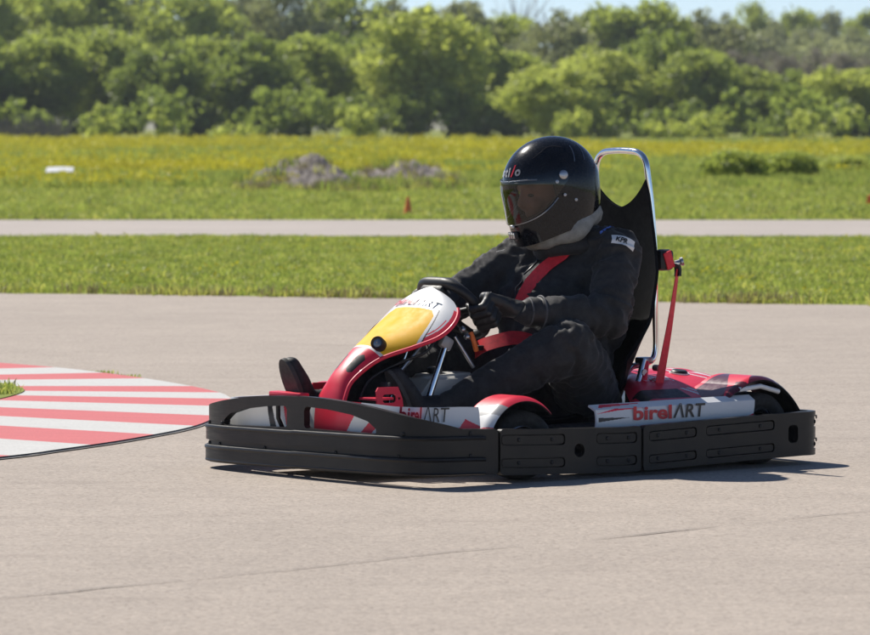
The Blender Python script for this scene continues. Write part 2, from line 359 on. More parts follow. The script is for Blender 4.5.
# ------------------------------------------------------------------ grass and flowers (stuff)
src = bpy.data.collections.new('plant_sources')
def tuft(name, nb, h, wd, spread, mat, bend=0.35, heads=0, hmat=None, hs=0.02, seed=0):
    r = random.Random(seed); v = []; f = []; mi = []
    for k in range(nb):
        a = r.uniform(0, 6.28); rad = spread * math.sqrt(r.random()); x, y = rad * math.cos(a), rad * math.sin(a)
        hh = h * r.uniform(0.55, 1.1); la = r.uniform(0, 6.28); ln = hh * bend * r.uniform(0.2, 1.2); ww = wd * r.uniform(0.7, 1.3); pa = r.uniform(0, 3.14)
        dx, dy = math.cos(pa) * ww / 2, math.sin(pa) * ww / 2; i = len(v)
        tx, ty = math.cos(la) * ln, math.sin(la) * ln
        v += [(x - dx, y - dy, 0), (x + dx, y + dy, 0), (x + tx * .35 - dx * .8, y + ty * .35 - dy * .8, hh * .6), (x + tx * .35 + dx * .8, y + ty * .35 + dy * .8, hh * .6), (x + tx, y + ty, hh)]
        f += [(i, i + 1, i + 3, i + 2), (i + 2, i + 3, i + 4)]; mi += [0, 0]
        if k < heads:
            for q in range(3):
                j = len(v); c = Vector((x + tx + r.uniform(-hs, hs), y + ty + r.uniform(-hs, hs), hh + r.uniform(-1.5 * hs, 0.5 * hs)))
                ax = Vector((r.gauss(0, 1), r.gauss(0, 1), r.gauss(0, 1))).normalized(); bx = ax.orthogonal().normalized() * hs; cx = ax.cross(bx).normalized() * hs
                v += [tuple(c - bx), tuple(c + cx), tuple(c + bx), tuple(c - cx)]; f.append((j, j + 1, j + 2, j + 3)); mi.append(1)
    me = bpy.data.meshes.new(name); me.from_pydata(v, [], f); me.materials.append(mat)
    if hmat: me.materials.append(hmat)
    me.polygons.foreach_set('material_index', mi)
    return bpy.data.objects.new(name, me)
def scatter(name, pts, scales, srcs, label):
    c = bpy.data.collections.new(name + '_sources')
    for s in srcs: c.objects.link(s)
    me = bpy.data.meshes.new(name); me.from_pydata([tuple(p) for p in pts], [], [])
    at = me.attributes.new('plant_scale', 'FLOAT', 'POINT'); at.data.foreach_set('value', np.array(scales, dtype=np.float32))
    o = bpy.data.objects.new(name, me); COL.objects.link(o); tag(o, label, name.split('_')[0], kind='stuff')
    ng = bpy.data.node_groups.new(name, 'GeometryNodeTree')
    ng.interface.new_socket('Geometry', in_out='INPUT', socket_type='NodeSocketGeometry'); ng.interface.new_socket('Geometry', in_out='OUTPUT', socket_type='NodeSocketGeometry')
    n = ng.nodes; gi = n.new('NodeGroupInput'); go = n.new('NodeGroupOutput'); ip = n.new('GeometryNodeInstanceOnPoints'); ci = n.new('GeometryNodeCollectionInfo')
    ci.inputs['Collection'].default_value = c; ci.inputs['Separate Children'].default_value = True; ci.inputs['Reset Children'].default_value = True
    rv = n.new('FunctionNodeRandomValue'); rv.data_type = 'FLOAT_VECTOR'; rv.inputs[0].default_value = (-0.12, -0.12, 0); rv.inputs[1].default_value = (0.12, 0.12, 6.283)
    na = n.new('GeometryNodeInputNamedAttribute'); na.data_type = 'FLOAT'; na.inputs[0].default_value = 'plant_scale'
    ip.inputs['Pick Instance'].default_value = True
    lk = ng.links; lk.new(gi.outputs[0], ip.inputs['Points']); lk.new(ci.outputs[0], ip.inputs['Instance']); lk.new(rv.outputs[0], ip.inputs['Rotation']); lk.new(na.outputs[0], ip.inputs['Scale']); lk.new(ip.outputs[0], go.inputs[0])
    md = o.modifiers.new('scatter', 'NODES'); md.node_group = ng
    return o
def edge_y(x): return 16.35 - 0.345 * (np.clip(x, -14, 14) + 0.4)
def fnoise(x, y, s, k=0): return np.array([noise.noise((a * s, b * s, k)) for a, b in zip(x, y)])
# verge between track and service road
n0 = 80000
x = rng.uniform(-18, 18, n0); y = rng.uniform(11, 34.3, n0); k = y > edge_y(x) + 0.02 + 0.12 * np.abs(rng.normal(0, 1, n0)) * 0.6 - 0.06
x, y = x[k], y[k]; nn = fnoise(x, y, 0.55); n2 = fnoise(x, y, 0.16, 4)
scl = (0.62 + 0.45 * np.clip(nn + 0.3, 0, 1) + 0.25 * n2) * rng.uniform(0.7, 1.25, len(x)); scl *= np.clip((y - edge_y(x)) * 1.2 + 0.45, 0.4, 1) * np.clip((34.4 - y) * 0.8 + 0.4, 0.4, 1)
ga = [tuft('blade_tuft', 14, 0.060, 0.012, 0.09, M['grass_a'], 0.7, seed=s) for s in (1, 2)] + [tuft('blade_tuft', 14, 0.055, 0.012, 0.09, M['grass_b'], 0.9, seed=3), tuft('blade_tuft', 14, 0.060, 0.013, 0.09, M['grass_c'], 0.7, seed=4)]
scatter('grass_verge', np.c_[x, y, np.zeros(len(x)) - 0.012], scl, ga, 'short mown grass strip between the track and the service road')
ex = rng.uniform(-11, 11, 2600); ey = edge_y(ex) + rng.normal(0.10, 0.10, 2600); en = fnoise(ex, ey, 1.3, 3); ek = en + rng.normal(0, .2, 2600) > 0.0
fringe = [tuft('fringe_tuft', 12, 0.10, 0.012, 0.09, M['straw'], 0.8, seed=81), tuft('fringe_tuft', 12, 0.11, 0.012, 0.08, M['grass_b'], 0.6, seed=82), ga[0]]
scatter('grass_fringe', np.c_[ex, ey, np.zeros(2600) - 0.006][ek], rng.uniform(0.4, 1.1, ek.sum()), fringe, 'ragged dry and green grass fringe along the track edge')
sel = rng.random(len(x)) < 0.014
scatter('flowers_verge', np.c_[x, y, np.zeros(len(x)) - 0.012][sel], scl[sel] * 0.9, [tuft('small_bloom', 6, 0.075, 0.008, 0.06, M['grass_b'], 0.4, 5, M['bloom'], 0.011, 9)], 'scattered tiny yellow flowers in the mown grass strip')
# field beyond the service road: short grass first, then tall weeds with yellow bloom
def wedge(n, y0, y1, power=1.0):
    u = rng.random(n); y = y0 * (y1 / y0) ** u if power else rng.uniform(y0, y1, n); hw = (y + 18) * 0.20 + 7; return rng.uniform(-1, 1, n) * hw, y
x, y = wedge(54000, 42.2, 78)
nn = fnoise(x, y, 0.3)
big = [tuft('field_tuft', 14, 0.11, 0.022, 0.16, M['grass_a'], 0.7, seed=11), tuft('field_tuft', 14, 0.10, 0.022, 0.16, M['grass_c'], 0.7, seed=12), tuft('field_tuft', 14, 0.10, 0.022, 0.16, M['grass_a'], 0.8, seed=13), tuft('field_tuft', 12, 0.11, 0.022, 0.16, M['grass_b'], 0.8, seed=14)]
scatter('grass_field', np.c_[x, y, np.zeros(len(x)) - 0.012], (0.75 + 0.5 * np.clip(nn, -.5, .8)) * rng.uniform(0.7, 1.3, len(x)), big, 'green grass on the near edge of the field beyond the service road')
x, y = wedge(66000, 66, 195)
nn = fnoise(x, y, 0.09); n2 = fnoise(x, y, 0.03, 8); ang = x / (y + 18)
yel = nn * 1.1 + n2 * 0.8 + 0.20 - np.clip(ang * 3.0, -0.15, 0.25) + rng.normal(0, 0.26, len(x)) - 0.45 * np.clip((104 - y) / 34, 0, 1)
tall = [tuft('weed_tuft', 16, 0.42, 0.045, 0.34, M['grass_a'], seed=21), tuft('weed_tuft', 16, 0.36, 0.045, 0.34, M['grass_b'], 0.5, seed=22), tuft('weed_tuft', 16, 0.40, 0.045, 0.34, M['grass_a'], seed=23), tuft('weed_tuft', 16, 0.40, 0.05, 0.34, M['grass_c'], seed=24)]
scatter('weeds_field', np.c_[x, y, np.zeros(len(x)) - 0.012], np.clip(0.50 + (y - 70) / 400, 0.5, 0.9) * rng.uniform(0.6, 1.3, len(x)), tall, 'tall green weeds covering the far field below the tree line')
k = yel > 0.40
flw = [tuft('mustard_bloom', 12, 0.48, 0.02, 0.36, M['grass_b'], 0.35, 11, M['bloom'], 0.045, 31), tuft('mustard_bloom', 12, 0.42, 0.02, 0.36, M['grass_b'], 0.35, 10, M['bloom'], 0.045, 32)]
scatter('flowers_field', np.c_[x, y, np.zeros(len(x)) - 0.012][k], (np.clip(0.52 + (y - 70) / 420, 0.5, 0.9) * rng.uniform(0.7, 1.25, len(x)))[k], flw, 'band of yellow wildflowers in the far field')
# island grass inside the kerb, tufts along kerb edges
x = rng.uniform(-6, -2.3, 5000); y = rng.uniform(0.2, 7.5, 5000)
xi = np.interp(y, [p[1] for p in inner][::-1], [p[0] for p in inner][::-1]); k = x < xi - 0.02
scatter('grass_island_blades', np.c_[x, y, np.zeros(len(x)) + 0.03][k], rng.uniform(0.35, 0.7, k.sum()), ga, 'grass growing inside the red and white kerb')
ep = []
for tt, cnt in ((0.245, 9), (0.405, 7), (0.262, 5)):
    for q in range(cnt):
        b = at_par(outer, tt + rng.normal(0, 0.004)); a = at_par(inner, tt); dv = (b - a) / np.linalg.norm(b - a); b = b + dv * abs(rng.normal(0.04, 0.04)); ep.append((b[0], b[1], 0.0))
scatter('grass_kerb_edge', ep, rng.uniform(0.2, 0.4, len(ep)), [ga[0], ga[2], ga[3]], 'small weed tufts in the joint along the kerb edge')

# ------------------------------------------------------------------ trees
def crown_mesh(seed, rx, rz, nblob, nleaf, size, mat, base=0.0, flat=0.75):
    r = np.random.default_rng(seed); V = []; F = []
    blobs = []
    for k in range(nblob):
        for _ in range(60):
            p = r.uniform(-1, 1, 3); rr = np.linalg.norm(p)
            if rr < 1 and r.random() < 0.25 + 0.75 * rr: break
        wob = 1 + 0.22 * noise.noise((p[0] * 1.7 + seed, p[1] * 1.7, p[2] * 1.7))
        blobs.append((p * np.array([rx, rx, rz]) * wob * 0.80 + np.array([0, 0, rz + base]), r.uniform(0.13, 0.30) * rx * (1.15 - 0.35 * abs(p[2]))))
    per = nleaf // nblob
    for c, br in blobs:
        dirs = r.normal(0, 1, (per, 3)); dirs[:, 2] += 0.25; dirs /= np.linalg.norm(dirs, axis=1, keepdims=True)
        rad = br * (0.55 + 0.55 * r.random(per) ** 0.7)
        P = c + dirs * rad[:, None] * np.array([1, 1, flat])
        P += r.normal(0, 0.045 * rx, P.shape)
        nrm = dirs + r.normal(0, 0.75, (per, 3)); nrm /= np.linalg.norm(nrm, axis=1, keepdims=True)
        t = np.cross(nrm, r.normal(0, 1, (per, 3))); t /= np.linalg.norm(t, axis=1, keepdims=True); b = np.cross(nrm, t)
        s = size * r.uniform(0.6, 1.35, per)[:, None]
        i0 = sum(len(q) for q in V)
        quad = np.stack([P - t * s, P + b * s * 0.55, P + t * s, P - b * s * 0.55], 1).reshape(-1, 3)
        V.append(quad); idx = i0 + np.arange(per * 4).reshape(-1, 4); F.append(idx)
    V = np.concatenate(V); F = np.concatenate(F)
    V = V[:, :]
    me = bpy.data.meshes.new('crown'); me.from_pydata(V.tolist(), [], F.tolist()); me.materials.append(mat); return me
def trunk_mesh(seed, h, r0, nlimb=7, spread=0.5):
    rr = random.Random(seed); bm = bmesh.new()
    pts = [Vector((0, 0, -0.1))]; 
    for k in range(6): pts.append(pts[-1] + Vector((rr.uniform(-.12, .12) * h * .2, rr.uniform(-.12, .12) * h * .2, h * 0.15)))
    tube_bm(bm, pts, [r0 * (1 - 0.13 * i) for i in range(7)], 8)
    for k in range(nlimb):
        b = pts[rr.randint(2, 6)]; a = rr.uniform(0, 6.28); ln = h * rr.uniform(0.25, 0.45)
        q = [b]; dv = Vector((math.cos(a) * spread, math.sin(a) * spread, rr.uniform(0.5, 0.9))).normalized()
        for j in range(4): dv = (dv + Vector((rr.uniform(-.2, .2), rr.uniform(-.2, .2), rr.uniform(0, .2)))).normalized(); q.append(q[-1] + dv * ln / 4)
        tube_bm(bm, q, [r0 * 0.45 * (1 - 0.2 * j) for j in range(5)], 6)
    me = bpy.data.meshes.new('trunk'); bmesh.ops.recalc_face_normals(bm, faces=bm.faces[:]); bm.to_mesh(me); bm.free(); me.materials.append(M['bark']); return me
trunks = [trunk_mesh(s, 7.0, 0.24) for s in (1, 2, 3)]
NL = 13000
CR = {'dark': [crown_mesh(41, 3.4, 4.0, 120, NL, 0.17, M['leaf_dark']), crown_mesh(42, 3.3, 4.2, 120, NL, 0.17, M['leaf_dark'])],
      'mid': [crown_mesh(43, 3.4, 4.1, 120, NL, 0.17, M['leaf_mid']), crown_mesh(44, 3.2, 4.0, 120, NL, 0.17, M['leaf_mid'])],
      'light': [crown_mesh(45, 3.6, 4.1, 120, NL, 0.17, M['leaf_light']), crown_mesh(46, 3.4, 4.0, 120, NL, 0.17, M['leaf_light'])],
      'grey': [crown_mesh(47, 3.3, 4.0, 90, 8000, 0.16, M['leaf_grey']), crown_mesh(48, 3.2, 4.1, 90, 8000, 0.16, M['leaf_grey'])],
      'brown': [crown_mesh(51, 3.3, 4.0, 90, 8000, 0.13, M['leaf_brown']), crown_mesh(52, 3.3, 4.0, 90, 8000, 0.13, M['leaf_brown'])],
      'bush': [crown_mesh(49, 2.2, 1.5, 60, 7000, 0.12, M['leaf_light']), crown_mesh(50, 2.2, 1.4, 60, 7000, 0.12, M['leaf_mid'])]}
TL = {'dark': 'dark green leafy tree with shaded foot in the dense tree line', 'mid': 'mid green leafy tree in the dense tree line', 'light': 'pale spring green leafy tree in the dense tree line',
      'grey': 'olive grey sparse tree rising behind the tree line', 'brown': 'grey-brown leafless thicket tree below the far hill'}
def P2W(px, D): return (px - 435) / 4590 * D - 0.298
def tree(px, top, D, wpx, kind, var, label=None, group='trees of the tree line behind the field', rz=None):
    X = P2W(px, D); H = (115 - top) / 4590 * D + 1.375; W = wpx / 4590 * D
    t = empty('tree', (X, D - 18, -0.02), rz if rz is not None else random.uniform(0, 6.28))
    me = CR[kind][var % 2]; cw = 7.0; ch = 8.0
    c = bpy.data.objects.new('crown', me); COL.objects.link(c); c.parent = t; c.scale = (W / cw, W / cw, H / ch * 0.98); c.location = (0, 0, 0.1)
    k = bpy.data.objects.new('trunk', trunks[var % 3]); COL.objects.link(k); k.parent = t; k.scale = (W / cw, W / cw, H / 9.5)
    tag(t, label or TL[kind], 'tree', group if not label else None); return t
front = [(-70, 20, 290, 130, 'mid', 0), (-20, 34, 285, 120, 'dark', 1), (38, 28, 288, 125, 'mid', 1), (100, 20, 292, 130, 'mid', 0), (160, 34, 284, 105, 'dark', 0), (205, 30, 294, 110, 'mid', 1),
         (255, 36, 284, 110, 'dark', 1), (308, 28, 290, 115, 'mid', 0), (352, 22, 296, 110, 'dark', 0), (478, 30, 294, 95, 'dark', 1), (520, 48, 296, 100, 'mid', 0),
         (600, 40, 286, 115, 'light', 1), (655, 20, 294, 105, 'dark', 0), (700, 44, 286, 100, 'mid', 1), (745, 62, 288, 90, 'mid', 0), (790, 72, 292, 90, 'dark', 1), (840, 62, 284, 100, 'light', 1), (890, 58, 288, 105, 'mid', 0), (950, 50, 290, 120, 'mid', 1)]
rt_ = random.Random(21)
for px in list(range(-470, -100, 52)) + list(range(1000, 1390, 55)): tree(px, rt_.uniform(14, 40), rt_.uniform(284, 296), rt_.uniform(105, 130), rt_.choice(['mid', 'dark', 'mid', 'light']), rt_.randint(0, 1), group='trees of the tree line behind the field')
for px in list(range(-480, -110, 60)) + list(range(1030, 1400, 60)): tree(px, rt_.uniform(-34, 0), rt_.uniform(342, 352), rt_.uniform(130, 150), 'grey', rt_.randint(0, 1), group='trees rising behind the tree line')['label'] = 'olive grey hazy tree rising behind the tree line'
own = {38: 'mid green tree rising above the grey leafless brush', 352: 'dark green tree beside the tallest bright tree, on the side of the dirt mounds', 478: 'dark green tree between the tallest bright tree and the low wide pale tree', 520: 'mid green tree directly behind the low wide pale tree', 600: 'pale green tree next to the low wide pale tree', 840: 'pale green tree standing in front of the leafless brown thicket', 790: 'dark green tree at the foot of the leafless brown thicket'}
for a in front: tree(*a, own.get(a[0]))
tree(420, -2, 286, 150, 'light', 0, 'tallest bright green tree with broad crown in the tree line')
tree(553, 58, 276, 120, 'light', 1, 'low wide pale green tree standing out in front of the tree line')
for a in [(-95, -30, 350, 150, 'grey', 0), (-30, -40, 340, 150, 'mid', 1), (30, -36, 352, 150, 'light', 1), (82, -40, 345, 140, 'mid', 0), (135, -32, 350, 140, 'grey', 1), (185, -26, 340, 130, 'mid', 0), (238, -28, 350, 130, 'grey', 0), (292, -30, 345, 130, 'grey', 1), (345, -26, 352, 120, 'mid', 0), (395, -10, 352, 110, 'grey', 0), (462, -2, 350, 110, 'grey', 1), (505, 6, 352, 110, 'mid', 1), (555, 2, 345, 110, 'grey', 0), (606, -4, 350, 110, 'mid', 1), (655, -8, 350, 110, 'mid', 0), (700, 2, 356, 100, 'grey', 0), (738, 22, 356, 90, 'grey', 1), (925, 10, 354, 120, 'grey', 1), (980, 4, 350, 130, 'mid', 0)]:
    tree(*a, group='trees rising behind the tree line')['label'] = {'grey': 'olive grey hazy tree rising behind the tree line', 'mid': 'green treetop showing over the tree line from behind', 'light': 'pale green treetop showing over the tree line from behind'}[a[4]]
for a in [(752, -6, 520, 62, 'mid', 0), (798, 0, 512, 66, 'mid', 1), (722, 6, 530, 70, 'grey', 0), (832, 8, 525, 70, 'grey', 1), (866, 2, 520, 70, 'mid', 0), (775, 14, 500, 80, 'grey', 0), (850, 22, 495, 80, 'grey', 0), (810, 26, 490, 80, 'grey', 1), (905, 6, 520, 80, 'grey', 1), (950, 4, 520, 80, 'grey', 0)]:
    tree(*a, label=None, group='small trees on the far scrubby hill')['label'] = 'small round tree on the far scrubby hill'
for i, px in enumerate(range(735, 960, 28)): tree(px, 40 + (i % 3) * 3, 340 + (i % 2) * 12, 70, 'brown', i, group='leafless trees below the far hill')
# scrub at the foot of the trees (one mass)
def scrub(name, specs, mat, size, label):
    allv = []; allf = []; r = np.random.default_rng(5)
    for (cx, cy, rx, rz, nl, sd) in specs:
        me = crown_mesh(sd, rx, rz, 16, nl, size, mat); o = len(allv)
        allv += [(v.co.x + cx, v.co.y + cy, v.co.z - 0.2) for v in me.vertices]; allf += [tuple(i + o for i in p.vertices) for p in me.polygons]; bpy.data.meshes.remove(me)
    me = bpy.data.meshes.new(name); me.from_pydata(allv, [], allf); me.materials.append(mat); o = link(name, me, None, None, 0); tag(o, label, 'scrub', kind='stuff'); return o
r5 = random.Random(5)
scrub('undergrowth', [(P2W(px, 278) + r5.uniform(-1, 1), 258 + r5.uniform(0, 8), r5.uniform(1.6, 3.0), r5.uniform(0.8, 1.9), 700, 60 + i) for i, px in enumerate(range(-460, 1380, 22))], M['leaf_dark'], 0.2, 'dark undergrowth filling the foot of the tree line')
scrub('light_scrub', [(P2W(px, 270) + r5.uniform(-1, 1), 250 + r5.uniform(0, 5), r5.uniform(0.9, 1.7), r5.uniform(0.5, 1.3), 500, 160 + i) for i, px in enumerate((95, 150, 215, 342, 355, 372, 560, 590, 650, 700, 730, 810, 860, 905))], M['leaf_light'], 0.16, 'pale bushes along the foot of the tree line')
# grey dry brush left, at the foot of the trees
def brush(name, cx, cy, wx, h, nb, label, seed):
    r = random.Random(seed); bm = bmesh.new()
    for k in range(nb):
        p = Vector((cx + r.uniform(-wx, wx), cy + r.uniform(-1.5, 1.5), -0.05)); dv = Vector((r.uniform(-.6, .6), r.uniform(-.6, .6), 1)).normalized(); hh = h * r.uniform(.4, 1)
        q = [p]
        for j in range(3): dv = (dv + Vector((r.uniform(-.4, .4), r.uniform(-.4, .4), r.uniform(-.1, .2)))).normalized(); q.append(q[-1] + dv * hh / 3)
        tube_bm(bm, q, [0.035, 0.028, 0.02, 0.012], 4, cap=False)
    o = frombm(name, bm, M['twig'], None, 0); tag(o, label, 'scrub', kind='stuff'); return o
brush('dry_brush', P2W(5, 268), 252, 3.6, 1.7, 420, 'grey leafless brush at the foot of the trees beside the yellow field', 3)
# bare tree far off
def bare_tree(px, top, D):
    X = P2W(px, D); H = (115 - top) / 4590 * D + 1.375; r = random.Random(8); bm = bmesh.new()
    t = empty('bare_tree', (X, D - 18, -0.1))
    tube('trunk', [(0, 0, 0), (0.1, 0, H * .3), (0, .1, H * .62)], [0.3, 0.22, 0.15], M['bark'], t, 8)
    for k in range(46):
        p = Vector((0, 0, H * r.uniform(.3, .62))); a = r.uniform(0, 6.28); dv = Vector((math.cos(a) * .5, math.sin(a) * .5, .8)); q = [p]
        for j in range(5): dv = (dv + Vector((r.uniform(-.3, .3), r.uniform(-.3, .3), r.uniform(0, .2)))).normalized(); q.append(q[-1] + dv * H * 0.085)
        tube_bm(bm, q, [.10, .08, .06, .04, .025, .015], 4, cap=False)
    frombm('crown', bm, M['twig'], t, 0); tag(t, 'leafless grey tree standing above the tree line', 'tree')
bare_tree(520, -22, 420)
# far hill
hv = []; hf = []; nx, ny = 90, 14
for j in range(ny + 1):
    for i in range(nx + 1):
        X = -420 + i * 10; Y = 380 + j * 45; s = min(1, j / 5); s = s * s * (3 - 2 * s)
        hv.append((X, Y, -0.5 + s * (10.5 + 4.0 * noise.noise((X * 0.006, Y * 0.004, 2)) + 1.2 * noise.noise((X * .03, Y * .03, 7)))))
for j in range(ny):
    for i in range(nx): a = j * (nx + 1) + i; hf.append((a, a + 1, a + nx + 2, a + nx + 1))
tag(fromdata('hill', hv, hf, M['hill'], None, 180), kind='structure')
scrub('hill_scrub', [(P2W(px, 470) + r5.uniform(-2, 2), 440 + r5.uniform(-20, 60), r5.uniform(2, 4.5), r5.uniform(1.0, 2.4), 260, 260 + i) for i, px in enumerate(range(560, 960, 11))], M['leaf_grey'], 0.3, 'grey olive scrub covering the far hill')
for v in bpy.data.objects['hill_scrub'].data.vertices: v.co.z += 5.5

# shrubs and mound in the field
for px, py, D, wpx, hpx, kd, lab in [(738, 176, 93, 84, 36, 1, 'dark green rounded shrub in the flowering field, the wider of two'), (792, 178, 96, 66, 32, 1, 'dark green shrub beside the widest field shrub'), (845, 172, 104, 60, 22, 0, 'pale green low shrub at the right edge of the field'), (385, 168, 100, 34, 16, 1, 'small dark shrub growing at the end of the dirt mound')]:
    X = P2W(px, D); W = wpx / 4590 * D; H = hpx / 4590 * D
    t = empty('field_shrub', (X, D - 18, -0.02), random.uniform(0, 6)); me = CR['bush'][kd]
    c = bpy.data.objects.new('foliage', me); COL.objects.link(c); c.parent = t; c.scale = (W / 4.4, W / 4.4, H / 2.9)
    tube('stem', [(0, 0, -0.05), (0.03, 0, H * .3), (0, .03, H * .6)], [0.04, 0.03, 0.015], M['bark'], t, 6); tag(t, lab, 'shrub')
def mound(name, x0, x1, y0, h, label, seed):
    v = []; f = []; nx, ny = 60, 26; dep = 5.0
    for j in range(ny + 1):
        for i in range(nx + 1):
            u = i / nx; w_ = j / ny; X = x0 + (x1 - x0) * u; Y = y0 + dep * w_
            e = max(0, math.sin(math.pi * u)) ** 0.9 * max(0, math.sin(math.pi * w_)) ** 1.1
            z = h * e * (0.78 + 0.55 * noise.noise((X * 1.1 + seed, Y * 0.6, 0)) + 0.38 * noise.noise((X * 2.9, Y * 2.9, seed)) + 0.22 * noise.noise((X * 7, Y * 7, seed)) + 0.12 * noise.noise((X * 17, Y * 17, seed)))
            v.append((X, Y, z - 0.03))
    for j in range(ny):
        for i in range(nx): a = j * (nx + 1) + i; f.append((a, a + 1, a + nx + 2, a + nx + 1))
    o = fromdata(name, v, f, M['dirt'], None, 60); tag(o, label, 'dirt mound'); return o
mound('dirt_mound', P2W(228, 84), P2W(368, 84), 65, 0.60, 'large grey mound of dirt in the flowering field', 2)
mound('dirt_mound', P2W(318, 88), P2W(478, 88), 69, 0.46, 'lower grey dirt mound beside the large one', 9)
mx = rng.uniform(P2W(240, 84), P2W(460, 88), 900); my = rng.uniform(63.5, 73, 900)
dgm = bpy.context.evaluated_depsgraph_get(); mz = []
for a_, c_ in zip(mx, my):
    z_ = 0.0
    for om in (bpy.data.objects['dirt_mound'], bpy.data.objects['dirt_mound.001']):
        ok, loc, _, _ = om.ray_cast(Vector((a_, c_, 5)), Vector((0, 0, -1)))
        if ok: z_ = max(z_, loc.z)
    mz.append(z_ - 0.02)
mz = np.array(mz); kk = (rng.random(900) < np.where(mz < 0.08, 0.9, 0.38)); 
scatter('weeds_mound', np.c_[mx, my, mz][kk], rng.uniform(0.25, 0.7, kk.sum()), [tuft('mound_weed', 14, 0.40, 0.035, 0.22, M['straw'], 0.6, seed=71), tall[1], tall[3], tuft('mound_weed', 14, 0.34, 0.035, 0.22, M['straw'], 0.8, seed=72)], 'straw and green weeds growing over the dirt mounds')

# ------------------------------------------------------------------ small things beyond the track
def cone(x, y, h, label, lying=False):
    t = empty('traffic_cone', (x, y, 0.0))
    base = box('base', (0, 0, 0.012), (h * 0.62, h * 0.62, 0.024), M['orange'], t, bev=0.006)
    body = lathe('body', [(0.02, h * 0.24), (0.05, h * 0.22), (h * 0.95, h * 0.075), (h, h * 0.06), (h, 0.001)], (0, 0, 0), (0, 0, 1), M['orange'], t, 24)
    if lying: t.rotation_euler = (R(100), 0, R(70)); t.location.z = h * 0.31
    tag(t, label, 'cone'); return t
cone(P2W(408, 63.2), 45.2, 0.25, 'small upright orange cone at the edge of the service road')
cone(P2W(868, 68.6), 50.6, 0.30, 'orange cone lying on its side in the grass', True)
wb = empty('white_board', (P2W(60, 92), 74, 0.0))
grid('board', lambda u, v: (-0.27 + 0.54 * u, -0.20 + 0.40 * v, 0.22 + 0.09 * v + 0.012 * math.sin(u * 3)), 16, 6, [M['whiteink']], wb, thick=-0.014)
for s in (-.22, .22): tube('stake', [(s, 0.0, -0.05), (s, 0.0, 0.255)], .012, M['twig'], wb, 8)
tag(wb, 'low white board on short stakes in the flowering field', 'board')

# ------------------------------------------------------------------ thin spring haze over the whole place
hz_m = bpy.data.materials.new('haze'); hz_m.use_nodes = True; hn = hz_m.node_tree.nodes; hn.clear()
ho = hn.new('ShaderNodeOutputMaterial'); pv = hn.new('ShaderNodeVolumePrincipled'); pv.inputs['Color'].default_value = (0.86, 0.92, 1.0, 1); pv.inputs['Density'].default_value = 0.00018
pv.inputs['Anisotropy'].default_value = 0.2; hz_m.node_tree.links.new(pv.outputs[0], ho.inputs['Volume'])
hb = bmesh.new(); bmesh.ops.create_cube(hb, size=1, matrix=Matrix.Translation((0, 1600, 19)) @ Matrix.Diagonal((5200, 4000, 40.2, 1)))
hzo = frombm('haze', hb, hz_m, None, 0); tag(hzo, 'thin pale haze in the air over the field and trees', 'haze', kind='stuff')

# ------------------------------------------------------------------ kart  (local axes: x forward, y driver's left, z up)
YAW = R(180 + 38)
kart = empty('go_kart', (0, 0, 0), YAW)
tag(kart, 'red and white rental go-kart with black wrap-around bumper on the track', 'go-kart')
half = [(1.05, 0), (1.047, .2), (1.042, .38), (1.03, .53), (0.995, .645), (.90, .702), (.75, .71), (.5, .71), (.1, .708), (-.3, .704), (-.6, .70), (-.90, .697), (-.985, .672), (-1.03, .61), (-1.045, .48), (-1.05, .2), (-1.05, 0)]
HP = np.array(catmull(half, 14)); HD = np.r_[0, np.cumsum(np.linalg.norm(np.diff(HP, axis=0), axis=1))]; UT = HD[-1]
def path(u):
    s = -1 if u < 0 else 1; a = abs(u); f = np.interp(a, HD, HP[:, 0]); l = np.interp(a, HD, HP[:, 1])
    e = 0.012; a0, a1 = max(0, a - e), min(UT, a + e)
    df = np.interp(a1, HD, HP[:, 0]) - np.interp(a0, HD, HP[:, 0]); dl = np.interp(a1, HD, HP[:, 1]) - np.interp(a0, HD, HP[:, 1])
    if a < e: df = 0; 
    n = math.hypot(df, dl); return f, l * s, dl / n, -df / n * s     # point, outward normal
def on_ring(u, z, o):
    f, l, nf, nl = path(u); p = (f + nf * o, l + nl * o); return (p[0], p[1], z - 0.018 * 0 + 0.010 * l / 0.7 - (np.interp(f, [-1.05, -.9, -.6, 0, .45, .75, 1.05], [.014, .012, .018, .034, .022, .010, .004]) if l > 0 else .006))
def u_of_f(fv):   # on the straight left side
    k = np.where(HP[:, 1] > 0.66)[0]; return np.interp(-fv, -HP[k, 0], HD[k])
def rrect(x0, y0, x1, y1, r, n=5):
    out = []
    for cx, cy, a0 in ((x1 - r, y0 + r, -90), (x1 - r, y1 - r, 0), (x0 + r, y1 - r, 90), (x0 + r, y0 + r, 180)):
        for k in range(n + 1): a = R(a0 + 90 * k / n); out.append((cx + r * math.cos(a), cy + r * math.sin(a)))
    return out
def circle(cx, cy, r, n=20, ry=None): return [(cx + r * math.cos(2 * math.pi * k / n), cy + (ry or r) * math.sin(2 * math.pi * k / n)) for k in range(n)]
